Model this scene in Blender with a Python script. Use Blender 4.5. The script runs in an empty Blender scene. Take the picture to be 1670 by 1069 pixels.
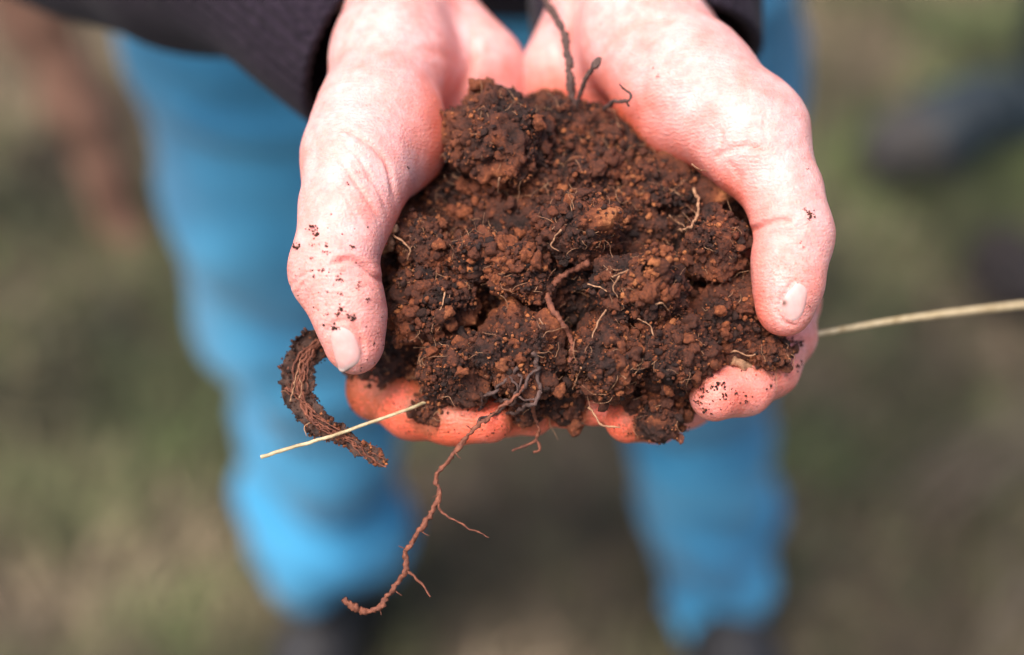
import bpy, math, random
import numpy as np
from mathutils import Matrix, Vector

R = math.radians
rng = np.random.default_rng(7)
random.seed(7)
scene = bpy.context.scene
col = scene.collection

# ------------------------------------------------------------------ camera
PITCH = R(43.0)
CAM = np.array([0.0, -0.78, 1.22])
FWD = np.array([0.0, math.cos(PITCH), -math.sin(PITCH)])
UPV = np.array([0.0, math.sin(PITCH), math.cos(PITCH)])
RGT = np.array([1.0, 0.0, 0.0])
FPX = 1670 * 50 / 36.0          # focal length in photo pixels
D0 = 400.0                      # mm from the lens to the heap of soil

cd = bpy.data.cameras.new('camera')
cam = bpy.data.objects.new('camera', cd)
col.objects.link(cam)
cam.location = CAM
cam.rotation_euler = (R(90) - PITCH, 0, 0)
cd.lens = 50
cd.sensor_width = 36
cd.clip_start = 0.01
cd.clip_end = 400
cd.dof.use_dof = True
cd.dof.focus_distance = 0.398
cd.dof.aperture_fstop = 3.0
scene.camera = cam

# ------------------------------------------------------------------ light
SUN_EL, SUN_AZ = R(64), R(224)      # azimuth clockwise from +Y
world = bpy.data.worlds.new('World')
scene.world = world
world.use_nodes = True
wn = world.node_tree
bg = wn.nodes['Background']
sky = wn.nodes.new('ShaderNodeTexSky')
sky.sky_type = 'NISHITA'
sky.sun_disc = False
sky.sun_elevation = SUN_EL
sky.sun_rotation = SUN_AZ
sky.air_density = 1.0
sky.dust_density = 5.0
sky.ozone_density = 1.0
bg.inputs['Strength'].default_value = 0.125
wn.links.new(sky.outputs[0], bg.inputs['Color'])

sl = bpy.data.lights.new('sun', 'SUN')
sl.energy = 2.2
sl.angle = R(30)
sl.color = (1.0, 0.95, 0.88)
sun = bpy.data.objects.new('sun', sl)
col.objects.link(sun)
sd = Vector((math.sin(SUN_AZ) * math.cos(SUN_EL), math.cos(SUN_AZ) * math.cos(SUN_EL), math.sin(SUN_EL)))
sun.rotation_euler = sd.to_track_quat('Z', 'Y').to_euler()
sun.location = (-2, -2, 5)

scene.view_settings.view_transform = 'Standard'
scene.view_settings.look = 'None'
scene.view_settings.exposure = 0.93
scene.view_settings.gamma = 1.0
scene.view_settings.use_curve_mapping = False
scene.render.engine = 'CYCLES'
scene.cycles.use_denoising = True
scene.cycles.max_bounces = 8

# ------------------------------------------------------------------ frames
def P(px, py, z=0.0):
    """point in the working frame (mm: x right, y up, z towards the lens) seen at a photo pixel, z mm in front of the heap plane"""
    px = np.asarray(px, float); py = np.asarray(py, float); z = np.asarray(z, float)
    d = D0 - z
    return np.stack([(px - 835) / FPX * d, (534.5 - py) / FPX * d, z + 0 * px], -1)

def rpx(r, z=0.0):
    return r / FPX * (D0 - z)

def to_px(v):
    d = D0 - v[..., 2]
    return 835 + v[..., 0] * FPX / d, 534.5 - v[..., 1] * FPX / d

def to_world(v):
    v = np.asarray(v, float) / 1000.0
    return CAM + v[..., 0:1] * RGT + v[..., 1:2] * UPV + (D0 / 1000 - v[..., 2:3]) * FWD

def W(px, py, yplane=0.0):
    """world point on the upright plane y = yplane"""
    dr = (px - 835) / FPX * RGT + (534.5 - py) / FPX * UPV + FWD
    t = (yplane - CAM[1]) / dr[1]
    return CAM + t * dr, t

def G(px, py, z=0.0):
    """world point on the level plane at height z"""
    dr = (px - 835) / FPX * RGT + (534.5 - py) / FPX * UPV + FWD
    t = (z - CAM[2]) / dr[2]
    return CAM + t * dr

UPW = np.array([0.0, math.cos(PITCH), math.sin(PITCH)])     # world up inside the working frame

# ------------------------------------------------------------------ noise
def _hash(i, j, k, seed):
    n = (i * 374761393 + j * 668265263 + k * 2147483647 + seed * 1274126177) & 0xFFFFFFFF
    n = ((n ^ (n >> 13)) * 1274126177) & 0xFFFFFFFF
    n = ((n ^ (n >> 16)) * 2246822519) & 0xFFFFFFFF
    return ((n ^ (n >> 15)) & 0xFFFF) / 32767.5 - 1.0

def noise(p, scale=1.0, seed=0):
    p = np.asarray(p, float) * scale
    f = np.floor(p); i = f.astype(np.int64); t = p - f
    t = t * t * t * (t * (t * 6 - 15) + 10)
    out = 0
    for a in (0, 1):
        for b in (0, 1):
            for c in (0, 1):
                w = (t[..., 0] if a else 1 - t[..., 0]) * (t[..., 1] if b else 1 - t[..., 1]) * (t[..., 2] if c else 1 - t[..., 2])
                out = out + w * _hash(i[..., 0] + a, i[..., 1] + b, i[..., 2] + c, seed)
    return out

def fbm(p, scale, octaves=3, seed=0, gain=0.5):
    s = 0; a = 1.0
    for o in range(octaves):
        s = s + a * noise(p, scale * 2.03 ** o, seed + o * 17)
        a *= gain
    return s

# ------------------------------------------------------------------ distance fields
class Field:
    def __init__(s, lo, hi, h):
        s.lo = np.array(lo, float); s.h = h
        s.n = np.ceil((np.array(hi, float) - s.lo) / h).astype(int) + 1
        s.F = np.full(s.n, 50.0, np.float32)
    def block(s, lo, hi):
        a = np.clip(np.floor((lo - s.lo) / s.h).astype(int), 0, s.n - 1)
        b = np.clip(np.ceil((hi - s.lo) / s.h).astype(int) + 1, 1, s.n)
        ax = [s.lo[k] + s.h * np.arange(a[k], b[k]) for k in range(3)]
        g = np.stack(np.meshgrid(*ax, indexing='ij'), -1)
        return tuple(slice(a[k], b[k]) for k in range(3)), g
    def smin(s, sl, d, k):
        A = s.F[sl]
        if k <= 0:
            s.F[sl] = np.minimum(A, d); return
        hh = np.maximum(k - np.abs(A - d), 0) / k
        s.F[sl] = np.minimum(A, d) - hh * hh * k * 0.25
    def cone(s, a, b, r1, r2, k=4.0, pad=None):
        a = np.asarray(a, float); b = np.asarray(b, float)
        pad = k + 3 if pad is None else pad
        lo = np.minimum(a - r1, b - r2) - pad; hi = np.maximum(a + r1, b + r2) + pad
        sl, g = s.block(lo, hi)
        if 0 in g.shape: return
        ba = b - a; L = np.linalg.norm(ba)
        if L < 1e-6:
            d = np.linalg.norm(g - a, axis=-1) - r1
        else:
            u = ba / L
            pa = g - a
            y = pa @ u
            x = np.sqrt(np.maximum((pa ** 2).sum(-1) - y * y, 0))
            sn = np.clip((r1 - r2) / L, -0.99, 0.99); cs = math.sqrt(1 - sn * sn)
            # distance to the slanted side, with round ends
            t = np.clip((y * cs + x * sn * 1.0) / cs / L, 0, 1) if False else np.clip((y + x * sn / cs) / L, 0, 1)
            cy = t * L; rr = r1 + (r2 - r1) * t
            d = np.sqrt(x * x + (y - cy) ** 2) - rr
        s.smin(sl, d.astype(np.float32), k)
    def chain(s, pts, k=4.0):
        for (a, ra), (b, rb) in zip(pts[:-1], pts[1:]):
            s.cone(a, b, ra, rb, k)
    def ball(s, c, r, k=4.0, sq=(1, 1, 1)):
        c = np.asarray(c, float); sq = np.array(sq, float)
        sl, g = s.block(c - r * sq - k - 3, c + r * sq + k + 3)
        if 0 in g.shape: return
        q = (g - c) / sq
        d = (np.linalg.norm(q, axis=-1) - r) * sq.min()
        s.smin(sl, d.astype(np.float32), k)
    def carve(s, c, r, k=2.0, sq=(1, 1, 1)):
        c = np.asarray(c, float); sq = np.array(sq, float)
        sl, g = s.block(c - r * sq - k - 3, c + r * sq + k + 3)
        d = (np.linalg.norm((g - c) / sq, axis=-1) - r) * sq.min()
        A = -s.F[sl]; d = d.astype(np.float32)
        hh = np.maximum(k - np.abs(A - d), 0) / k
        s.F[sl] = -(np.minimum(A, d) - hh * hh * k * 0.25)
    def sample(s, p):
        q = (np.asarray(p) - s.lo) / s.h
        q = np.clip(q, 0, s.n - 1.001)
        i = q.astype(int); t = q - i
        o = 0
        for a in (0, 1):
            for b in (0, 1):
                for c in (0, 1):
                    w = (t[..., 0] if a else 1 - t[..., 0]) * (t[..., 1] if b else 1 - t[..., 1]) * (t[..., 2] if c else 1 - t[..., 2])
                    o = o + w * s.F[i[..., 0] + a, i[..., 1] + b, i[..., 2] + c]
        return o
    def grad(s, p):
        e = s.h * 0.9
        g = np.stack([s.sample(p + e * np.eye(3)[k]) - s.sample(p - e * np.eye(3)[k]) for k in range(3)], -1)
        return g / np.maximum(np.linalg.norm(g, axis=-1, keepdims=True), 1e-9)
    def hit(s, px, py, z0=45.0):
        """first surface met from the lens through photo pixels"""
        px = np.atleast_1d(np.asarray(px, float)); py = np.atleast_1d(np.asarray(py, float))
        z = np.full(px.shape, z0)
        for _ in range(160):
            d = s.sample(P(px, py, z))
            z = z - np.clip(d * 0.8, -0.5, 3.0)
            z = np.maximum(z, -140)
        return P(px, py, z)
    def mesh(s):
        F = s.F; n = s.n
        ins = F < 0
        cnt = np.zeros(n - 1, np.int8)
        for a in (0, 1):
            for b in (0, 1):
                for c in (0, 1):
                    cnt += ins[a:n[0] - 1 + a, b:n[1] - 1 + b, c:n[2] - 1 + c]
        idx = np.argwhere((cnt > 0) & (cnt < 8))
        cor = np.array([(a, b, c) for a in (0, 1) for b in (0, 1) for c in (0, 1)])
        val = np.stack([F[idx[:, 0] + c[0], idx[:, 1] + c[1], idx[:, 2] + c[2]] for c in cor], 1)
        acc = np.zeros((len(idx), 3)); num = np.zeros(len(idx))
        for e0 in range(8):
            for ax in range(3):
                if cor[e0][ax] == 0:
                    e1 = e0 + (4, 2, 1)[ax]
                    v0 = val[:, e0]; v1 = val[:, e1]
                    m = (v0 < 0) != (v1 < 0)
                    t = np.where(m, v0 / np.where(m, v0 - v1, 1), 0)
                    pos = cor[e0][None, :] + t[:, None] * (cor[e1] - cor[e0])[None, :]
                    acc += np.where(m[:, None], pos, 0); num += m
        V = s.lo + s.h * (idx + acc / num[:, None])
        ids = np.full(n - 1, -1, np.int32)
        ids[idx[:, 0], idx[:, 1], idx[:, 2]] = np.arange(len(idx))
        quads = []
        for ax in range(3):
            sh = [slice(1, n[k] - 1) for k in range(3)]
            sh0 = list(sh); sh1 = list(sh)
            sh0[ax] = slice(0, n[ax] - 1); sh1[ax] = slice(1, n[ax])
            A = ins[tuple(sh0)]; B = ins[tuple(sh1)]
            e = np.argwhere(A != B)
            if not len(e): continue
            off = np.array([1, 1, 1]); off[ax] = 0
            base = e + off
            u, v = (ax + 1) % 3, (ax + 2) % 3
            du = np.zeros(3, int); du[u] = 1
            dv = np.zeros(3, int); dv[v] = 1
            q = [ids[tuple((base - x).T)] for x in (du + dv, dv, 0 * du, du)]
            q = np.stack(q, 1)
            flip = ~A[tuple(e.T)]
            q[flip] = q[flip][:, ::-1]
            quads.append(q)
        Q = np.concatenate(quads)
        Q = Q[(Q >= 0).all(1)]
        return V, Q

# ------------------------------------------------------------------ mesh helpers
def make_mesh(name, V, faces, smooth=True, attrs=None):
    """faces: (n,3)/(n,4) int array, or list of such arrays"""
    me = bpy.data.meshes.new(name)
    fl = faces if isinstance(faces, list) else [faces]
    fl = [np.asarray(f, np.int32) for f in fl if len(f)]
    loops = np.concatenate([f.ravel() for f in fl])
    tot = np.concatenate([np.full(len(f), f.shape[1], np.int32) for f in fl])
    st = np.concatenate([[0], np.cumsum(tot)[:-1]]).astype(np.int32)
    me.vertices.add(len(V)); me.loops.add(len(loops)); me.polygons.add(len(tot))
    me.vertices.foreach_set('co', np.asarray(V, np.float32).ravel())
    me.loops.foreach_set('vertex_index', loops)
    me.polygons.foreach_set('loop_start', st)
    me.polygons.foreach_set('loop_total', tot)
    if smooth:
        me.polygons.foreach_set('use_smooth', np.ones(len(tot), bool))
    for k, a in (attrs or {}).items():
        a = np.asarray(a, np.float32)
        if a.ndim == 1:
            me.attributes.new(k, 'FLOAT', 'POINT').data.foreach_set('value', a)
        else:
            me.attributes.new(k, 'FLOAT_COLOR', 'POINT').data.foreach_set('color', a.ravel())
    me.update(calc_edges=True)
    me.validate()
    return me

def tag(o, label=None, cat=None, group=None, kind=None):
    for k, v in (('label', label), ('category', cat), ('group', group), ('kind', kind)):
        if v: o[k] = v
    return o

def link(name, me, mat=None, parent=None):
    o = bpy.data.objects.new(name, me)
    col.objects.link(o)
    if mat is not None and me is not None and not me.materials:
        me.materials.append(mat)
    if parent is not None:
        o.parent = parent
        m = Matrix.Identity(4); q = parent
        while q is not None:
            m = Matrix.Translation(q.location) @ m if q.parent is None else m
            q = q.parent
        o.matrix_parent_inverse = m.inverted()
    return o

def empty(name, loc):
    o = bpy.data.objects.new(name, None)
    col.objects.link(o)
    o.location = loc
    o.empty_display_size = 0.02
    return o

def spline(pts, n):
    pts = np.asarray(pts, float)
    seg = np.linalg.norm(np.diff(pts[:, :3], axis=0), axis=1)
    t = np.concatenate([[0], np.cumsum(np.sqrt(seg + 1e-9))])
    u = np.linspace(0, t[-1], n)
    out = np.zeros((n, pts.shape[1]))
    m = np.zeros_like(pts)
    m[1:-1] = (pts[2:] - pts[:-2]) / (t[2:] - t[:-2])[:, None]
    m[0] = (pts[1] - pts[0]) / (t[1] - t[0]); m[-1] = (pts[-1] - pts[-2]) / (t[-1] - t[-2])
    k = np.clip(np.searchsorted(t, u, 'right') - 1, 0, len(t) - 2)
    h = (t[k + 1] - t[k]); s = ((u - t[k]) / h)[:, None]; h = h[:, None]
    return ((2 * s ** 3 - 3 * s ** 2 + 1) * pts[k] + (s ** 3 - 2 * s ** 2 + s) * h * m[k]
            + (-2 * s ** 3 + 3 * s ** 2) * pts[k + 1] + (s ** 3 - s ** 2) * h * m[k + 1])

def frames(C):
    T = np.gradient(C, axis=0); T /= np.linalg.norm(T, axis=1, keepdims=True) + 1e-12
    N = np.zeros_like(C)
    r = np.array([0.3, 0.2, 0.93]); r -= T[0] * (r @ T[0]); N[0] = r / np.linalg.norm(r)
    for i in range(1, len(C)):
        v = N[i - 1] - T[i] * (N[i - 1] @ T[i]); N[i] = v / (np.linalg.norm(v) + 1e-12)
    return T, N, np.cross(T, N)

def tube(C, rad, sides=7, bump=0.0, seed=0, bscale=1.0):
    """closed tapering tube through C"""
    C = np.asarray(C, float); n = len(C)
    rad = np.broadcast_to(np.asarray(rad, float), (n,))
    T, N, B = frames(C)
    a = np.arange(sides) * 2 * np.pi / sides
    V = C[:, None] + rad[:, None, None] * (np.cos(a)[None, :, None] * N[:, None] + np.sin(a)[None, :, None] * B[:, None])
    if bump:
        nn = noise(V.reshape(-1, 3), bscale, seed).reshape(n, sides, 1)
        V = C[:, None] + (V - C[:, None]) * (1 + bump * nn)
    V = np.concatenate([V.reshape(-1, 3), C[:1], C[-1:]])
    i = np.arange(n - 1)[:, None] * sides; j = np.arange(sides)[None]; j2 = (j + 1) % sides
    Q = np.stack([i + j, i + j2, i + sides + j2, i + sides + j], -1).reshape(-1, 4)
    e = n * sides
    jj = np.arange(sides)
    T1 = np.stack([np.full(sides, e), (jj + 1) % sides, jj], -1)
    b = (n - 1) * sides
    T2 = np.stack([np.full(sides, e + 1), b + jj, b + (jj + 1) % sides], -1)
    return V, Q, np.concatenate([T1, T2])

def join(parts):
    Vs, Qs, Ts = [], [], []; o = 0
    for V, Q, T in parts:
        Vs.append(V); Qs.append(np.asarray(Q).reshape(-1, 4) + o); Ts.append(np.asarray(T).reshape(-1, 3) + o); o += len(V)
    return np.concatenate(Vs), np.concatenate(Qs), np.concatenate(Ts)

def icosphere(sub):
    t = (1 + 5 ** 0.5) / 2
    V = [(-1, t, 0), (1, t, 0), (-1, -t, 0), (1, -t, 0), (0, -1, t), (0, 1, t), (0, -1, -t), (0, 1, -t), (t, 0, -1), (t, 0, 1), (-t, 0, -1), (-t, 0, 1)]
    Fc = [(0, 11, 5), (0, 5, 1), (0, 1, 7), (0, 7, 10), (0, 10, 11), (1, 5, 9), (5, 11, 4), (11, 10, 2), (10, 7, 6), (7, 1, 8),
          (3, 9, 4), (3, 4, 2), (3, 2, 6), (3, 6, 8), (3, 8, 9), (4, 9, 5), (2, 4, 11), (6, 2, 10), (8, 6, 7), (9, 8, 1)]
    V = [np.array(v) / np.linalg.norm(v) for v in V]
    for _ in range(sub):
        mid = {}; nf = []
        def m(a, b):
            k = (min(a, b), max(a, b))
            if k not in mid:
                v = V[a] + V[b]; V.append(v / np.linalg.norm(v)); mid[k] = len(V) - 1
            return mid[k]
        for a, b, c in Fc:
            x, y, z = m(a, b), m(b, c), m(c, a)
            nf += [(a, x, z), (b, y, x), (c, z, y), (x, y, z)]
        Fc = nf
    return np.array(V), np.array(Fc)

ICO1, ICO2, ICO4 = icosphere(1), icosphere(2), icosphere(5)
def lump(ico, seed, amp=0.45):
    V, T = ico
    d = 1 + amp * fbm(V + seed * 3.7, 1.4, 3, seed)
    s = np.random.default_rng(seed).uniform(0.75, 1.25, 3)
    return V * d[:, None] * s, T
LUMPS0 = [lump(icosphere(0), 60 + i) for i in range(8)]
LUMPS1 = [lump(ICO1, 100 + i) for i in range(16)]
LUMPS2 = [lump(ICO2, 200 + i, 0.5) for i in range(10)]

def rand_rot(n, g):
    q = g.normal(size=(n, 4)); q /= np.linalg.norm(q, axis=1, keepdims=True)
    w, x, y, z = q.T
    return np.stack([np.stack([1 - 2 * (y * y + z * z), 2 * (x * y - z * w), 2 * (x * z + y * w)], -1),
                     np.stack([2 * (x * y + z * w), 1 - 2 * (x * x + z * z), 2 * (y * z - x * w)], -1),
                     np.stack([2 * (x * z - y * w), 2 * (y * z + x * w), 1 - 2 * (x * x + y * y)], -1)], 1)

def crumb_cloud(C, rad, tint, lumps, seed):
    g = np.random.default_rng(seed)
    n = len(C); M = rand_rot(n, g); which = g.integers(0, len(lumps), n)
    Vs, Ts, At = [], [], []; o = 0
    for k, (LV, LT) in enumerate(lumps):
        s = np.where(which == k)[0]
        if not len(s): continue
        v = np.einsum('nij,vj->nvi', M[s], LV) * rad[s][:, None, None] + C[s][:, None]
        Vs.append(v.reshape(-1, 3))
        Ts.append((LT[None] + (np.arange(len(s)) * len(LV))[:, None, None]).reshape(-1, 3) + o)
        At.append(np.repeat(tint[s], len(LV))); o += len(s) * len(LV)
    return np.concatenate(Vs), np.concatenate(Ts), np.concatenate(At)

# ------------------------------------------------------------------ materials
def nt(name):
    m = bpy.data.materials.new(name); m.use_nodes = True
    t = m.node_tree
    return m, t, t.nodes['Principled BSDF']

def N(t, kind, **kw):
    n = t.nodes.new(kind)
    for k, v in kw.items():
        if k in n.inputs: n.inputs[k].default_value = v
        else: setattr(n, k, v)
    return n

def ramp(t, src, stops, interp='LINEAR'):
    r = t.nodes.new('ShaderNodeValToRGB')
    r.color_ramp.interpolation = interp
    while len(r.color_ramp.elements) < len(stops): r.color_ramp.elements.new(0.5)
    for e, (p, c) in zip(r.color_ramp.elements, stops):
        e.position = p; e.color = (*c, 1) if len(c) == 3 else c
    t.links.new(src, r.inputs[0])
    return r

def mix(t, fac, a, b, mode='MIX'):
    n = t.nodes.new('ShaderNodeMix'); n.data_type = 'RGBA'; n.blend_type = mode
    for s, v in ((n.inputs[0], fac), (n.inputs[6], a), (n.inputs[7], b)):
        if hasattr(v, 'is_linked'): t.links.new(v, s)
        else: s.default_value = v if not isinstance(v, tuple) else (*v, 1)[:4]
    return n.outputs[2]

def bump(t, b, src, strength, dist, prev=None):
    n = N(t, 'ShaderNodeBump', Strength=strength, Distance=dist)
    t.links.new(src, n.inputs['Height'])
    if prev is not None: t.links.new(prev.outputs[0], n.inputs['Normal'])
    t.links.new(n.outputs[0], b.inputs['Normal'])
    return n

def noise_node(t, scale, detail=4, rough=0.55, coord=None):
    c = coord or t.nodes.new('ShaderNodeTexCoord').outputs['Object']
    n = N(t, 'ShaderNodeTexNoise', Scale=scale, Detail=detail, Roughness=rough)
    t.links.new(c, n.inputs['Vector'])
    return n

def skin_material():
    m, t, b = nt('skin')
    red = N(t, 'ShaderNodeAttribute', attribute_name='red')
    dirt = N(t, 'ShaderNodeAttribute', attribute_name='dirt')
    n1 = noise_node(t, 95, 5, 0.65)
    n2 = noise_node(t, 420, 4)
    base = ramp(t, n1.outputs[0], [(0.32, (0.73, 0.30, 0.265)), (0.68, (0.82, 0.485, 0.46))]).outputs[0]
    fine = ramp(t, n2.outputs[0], [(0.35, (0.90, 0.84, 0.84)), (0.65, (1, 1, 1))]).outputs[0]
    base = mix(t, 1.0, base, fine, 'MULTIPLY')
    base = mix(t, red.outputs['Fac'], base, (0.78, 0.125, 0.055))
    # red clay smeared into the skin
    n3 = noise_node(t, 900, 4, 0.7)
    ad = N(t, 'ShaderNodeMath', operation='ADD'); ad.inputs[1].default_value = -0.5
    t.links.new(n3.outputs[0], ad.inputs[0])
    ad2 = N(t, 'ShaderNodeMath', operation='MULTIPLY_ADD'); ad2.inputs[1].default_value = 1.6
    t.links.new(ad.outputs[0], ad2.inputs[0]); t.links.new(dirt.outputs['Fac'], ad2.inputs[2])
    dm = ramp(t, ad2.outputs[0], [(0.45, (0, 0, 0)), (0.75, (1, 1, 1))]).outputs[0]
    dm2 = N(t, 'ShaderNodeMath', operation='MULTIPLY'); dm2.inputs[1].default_value = 0.75
    t.links.new(dm, dm2.inputs[0])
    base = mix(t, dm2.outputs[0], base, (0.27, 0.075, 0.03))
    t.links.new(base, b.inputs['Base Color'])
    b.inputs['Roughness'].default_value = 0.46
    b.inputs['Specular IOR Level'].default_value = 0.45
    b.inputs['Subsurface Weight'].default_value = 0.45
    b.inputs['Subsurface Radius'].default_value = (1.0, 0.32, 0.18)
    b.inputs['Subsurface Scale'].default_value = 0.0035
    vor = N(t, 'ShaderNodeTexVoronoi', Scale=800.0); vor.feature = 'DISTANCE_TO_EDGE'
    t.links.new(t.nodes.new('ShaderNodeTexCoord').outputs['Object'], vor.inputs['Vector'])
    bp = bump(t, b, vor.outputs['Distance'], 0.6, 0.0004)
    n4 = noise_node(t, 650, 5, 0.65)
    bp = bump(t, b, n4.outputs[0], 0.4, 0.0006, bp)
    # fine skin lines running across the thumbs
    dp = N(t, 'ShaderNodeVectorMath', operation='DOT_PRODUCT'); dp.inputs[1].default_value = tuple(UPV)
    t.links.new(t.nodes.new('ShaderNodeTexCoord').outputs['Object'], dp.inputs[0])
    nl = noise_node(t, 110, 4, 0.6)
    m1 = N(t, 'ShaderNodeMath', operation='MULTIPLY'); m1.inputs[1].default_value = 5200.0; t.links.new(dp.outputs['Value'], m1.inputs[0])
    m2 = N(t, 'ShaderNodeMath', operation='MULTIPLY_ADD'); m2.inputs[1].default_value = 26.0; t.links.new(nl.outputs[0], m2.inputs[0]); t.links.new(m1.outputs[0], m2.inputs[2])
    m3 = N(t, 'ShaderNodeMath', operation='SINE'); t.links.new(m2.outputs[0], m3.inputs[0])
    bp = bump(t, b, m3.outputs[0], 0.14, 0.00022, bp)
    n5 = noise_node(t, 180, 4, 0.6)
    bump(t, b, n5.outputs[0], 0.12, 0.0022, bp)
    return m

def nail_material():
    m, t, b = nt('nail')
    n = noise_node(t, 300, 3)
    c = ramp(t, n.outputs[0], [(0.3, (0.66, 0.35, 0.32)), (0.7, (0.74, 0.45, 0.42))]).outputs[0]
    rim = N(t, 'ShaderNodeAttribute', attribute_name='rim')
    c = mix(t, rim.outputs['Fac'], c, (0.70, 0.55, 0.50))
    drt = N(t, 'ShaderNodeAttribute', attribute_name='dirt')
    c = mix(t, drt.outputs['Fac'], c, (0.10, 0.045, 0.03))
    t.links.new(c, b.inputs['Base Color'])
    b.inputs['Roughness'].default_value = 0.28
    b.inputs['Subsurface Weight'].default_value = 0.2
    b.inputs['Subsurface Scale'].default_value = 0.002
    return m

SOIL_STOPS = [(0.0, (0.018, 0.0075, 0.0055)), (0.25, (0.042, 0.0145, 0.0088)), (0.5, (0.100, 0.0275, 0.0125)),
              (0.75, (0.235, 0.061, 0.021)), (1.0, (0.52, 0.175, 0.060))]
def soil_material(name, src='attr', shift=0.0):
    m, t, b = nt(name)
    if src == 'attr':
        v = N(t, 'ShaderNodeAttribute', attribute_name='tint').outputs['Fac']
    else:
        mm = N(t, 'ShaderNodeMath', operation='MULTIPLY_ADD'); mm.inputs[1].default_value = 0.42; mm.inputs[2].default_value = 0.34
        t.links.new(t.nodes.new('ShaderNodeObjectInfo').outputs['Random'], mm.inputs[0]); v = mm.outputs[0]
    geo = t.nodes.new('ShaderNodeNewGeometry').outputs['Position']
    n = noise_node(t, 1100, 5, 0.7, geo)
    a = N(t, 'ShaderNodeMath', operation='MULTIPLY_ADD'); a.inputs[1].default_value = 0.9; a.inputs[2].default_value = -0.45 + shift
    t.links.new(n.outputs[0], a.inputs[0])
    s = N(t, 'ShaderNodeMath', operation='ADD'); t.links.new(v, s.inputs[0]); t.links.new(a.outputs[0], s.inputs[1])
    c = ramp(t, s.outputs[0], SOIL_STOPS).outputs[0]
    n2 = noise_node(t, 55, 3, 0.5, geo)
    g = ramp(t, n2.outputs[0], [(0.42, (1, 1, 1)), (0.66, (0.88, 0.96, 1.05))]).outputs[0]
    c = mix(t, 1.0, c, g, 'MULTIPLY')
    t.links.new(c, b.inputs['Base Color'])
    b.inputs['Roughness'].default_value = 0.62
    b.inputs['Specular IOR Level'].default_value = 0.4
    n3 = noise_node(t, 1800, 6, 0.75, geo)
    bump(t, b, n3.outputs[0], 0.9, 0.0009)
    return m

def root_material(name, c0, c1, scale=600, rough=0.75):
    m, t, b = nt(name)
    geo = t.nodes.new('ShaderNodeNewGeometry').outputs['Position']
    n = noise_node(t, scale, 5, 0.65, geo)
    c = ramp(t, n.outputs[0], [(0.35, c0), (0.65, c1)]).outputs[0]
    t.links.new(c, b.inputs['Base Color'])
    b.inputs['Roughness'].default_value = rough
    bump(t, b, noise_node(t, 800, 5, 0.7, geo).outputs[0], 0.7, 0.0006)
    return m

def knit_material():
    m, t, b = nt('dark_knit')
    n = noise_node(t, 500, 4, 0.6)
    c = ramp(t, n.outputs[0], [(0.3, (0.006, 0.004, 0.008)), (0.75, (0.036, 0.025, 0.039))]).outputs[0]
    t.links.new(c, b.inputs['Base Color'])
    b.inputs['Roughness'].default_value = 0.95
    b.inputs['Specular IOR Level'].default_value = 0.15
    b.inputs['Sheen Weight'].default_value = 0.06
    bump(t, b, n.outputs[0], 0.6, 0.001)
    return m

def denim_material():
    m, t, b = nt('denim')
    n = noise_node(t, 9, 4)
    c = ramp(t, n.outputs[0], [(0.35, (0.024, 0.175, 0.33)), (0.68, (0.055, 0.36, 0.60))]).outputs[0]
    nf = noise_node(t, 4.5, 4, 0.6)
    fade = ramp(t, nf.outputs[0], [(0.45, (0, 0, 0)), (0.7, (0.25, 0.25, 0.25))]).outputs[0]
    c = mix(t, fade, c, (0.10, 0.20, 0.31))
    tc = t.nodes.new('ShaderNodeTexCoord').outputs['Object']
    w = N(t, 'ShaderNodeTexWave', Scale=350.0, Distortion=1.5); w.bands_direction = 'DIAGONAL'
    t.links.new(tc, w.inputs['Vector'])
    tw = ramp(t, w.outputs['Fac'], [(0, (0.8, 0.86, 0.9)), (1, (1, 1, 1))]).outputs[0]
    c = mix(t, 1.0, c, tw, 'MULTIPLY')
    t.links.new(c, b.inputs['Base Color'])
    b.inputs['Roughness'].default_value = 0.9
    b.inputs['Sheen Weight'].default_value = 0.15
    bump(t, b, w.outputs['Fac'], 0.3, 0.0005)
    return m

def attr_material(name, rough=0.8, extra=None):
    m, t, b = nt(name)
    a = N(t, 'ShaderNodeAttribute', attribute_name='tone')
    t.links.new(a.outputs['Color'], b.inputs['Base Color'])
    b.inputs['Roughness'].default_value = rough
    return m

MAT = dict(
    skin=skin_material(), nail=nail_material(), knit=knit_material(), denim=denim_material(),
    soil=soil_material('soil'), crumb=soil_material('soil_crumb', 'rand'),
    root=root_material('root_bark', (0.09, 0.025, 0.014), (0.24, 0.075, 0.038)),
    droot=root_material('dark_root_bark', (0.04, 0.022, 0.018), (0.12, 0.062, 0.05)),
    proot=root_material('pale_root', (0.22, 0.095, 0.05), (0.45, 0.24, 0.13)),
    straw=root_material('straw', (0.36, 0.26, 0.13), (0.60, 0.48, 0.30), 300, 0.55),
    peel=root_material('root_peel', (0.018, 0.009, 0.007), (0.085, 0.032, 0.017), 400),
    grass=attr_material('grass_blades'),
    thatch=root_material('dry_thatch', (0.11, 0.085, 0.058), (0.19, 0.15, 0.105), 60),
)

# ------------------------------------------------------------------ ground
def ground_material():
    m, t, b = nt('field_soil_and_thatch')
    n = noise_node(t, 5, 5, 0.6); n2 = noise_node(t, 28, 5, 0.7)
    c = ramp(t, n.outputs[0], [(0.3, (0.045, 0.034, 0.022)), (0.5, (0.10, 0.082, 0.050)), (0.7, (0.075, 0.085, 0.035))]).outputs[0]
    c2 = ramp(t, n2.outputs[0], [(0.3, (0.55, 0.52, 0.5)), (0.7, (1.15, 1.1, 1.05))]).outputs[0]
    c = mix(t, 1.0, c, c2, 'MULTIPLY')
    t.links.new(c, b.inputs['Base Color'])
    b.inputs['Roughness'].default_value = 0.95
    bump(t, b, n2.outputs[0], 0.8, 0.02)
    return m

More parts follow.
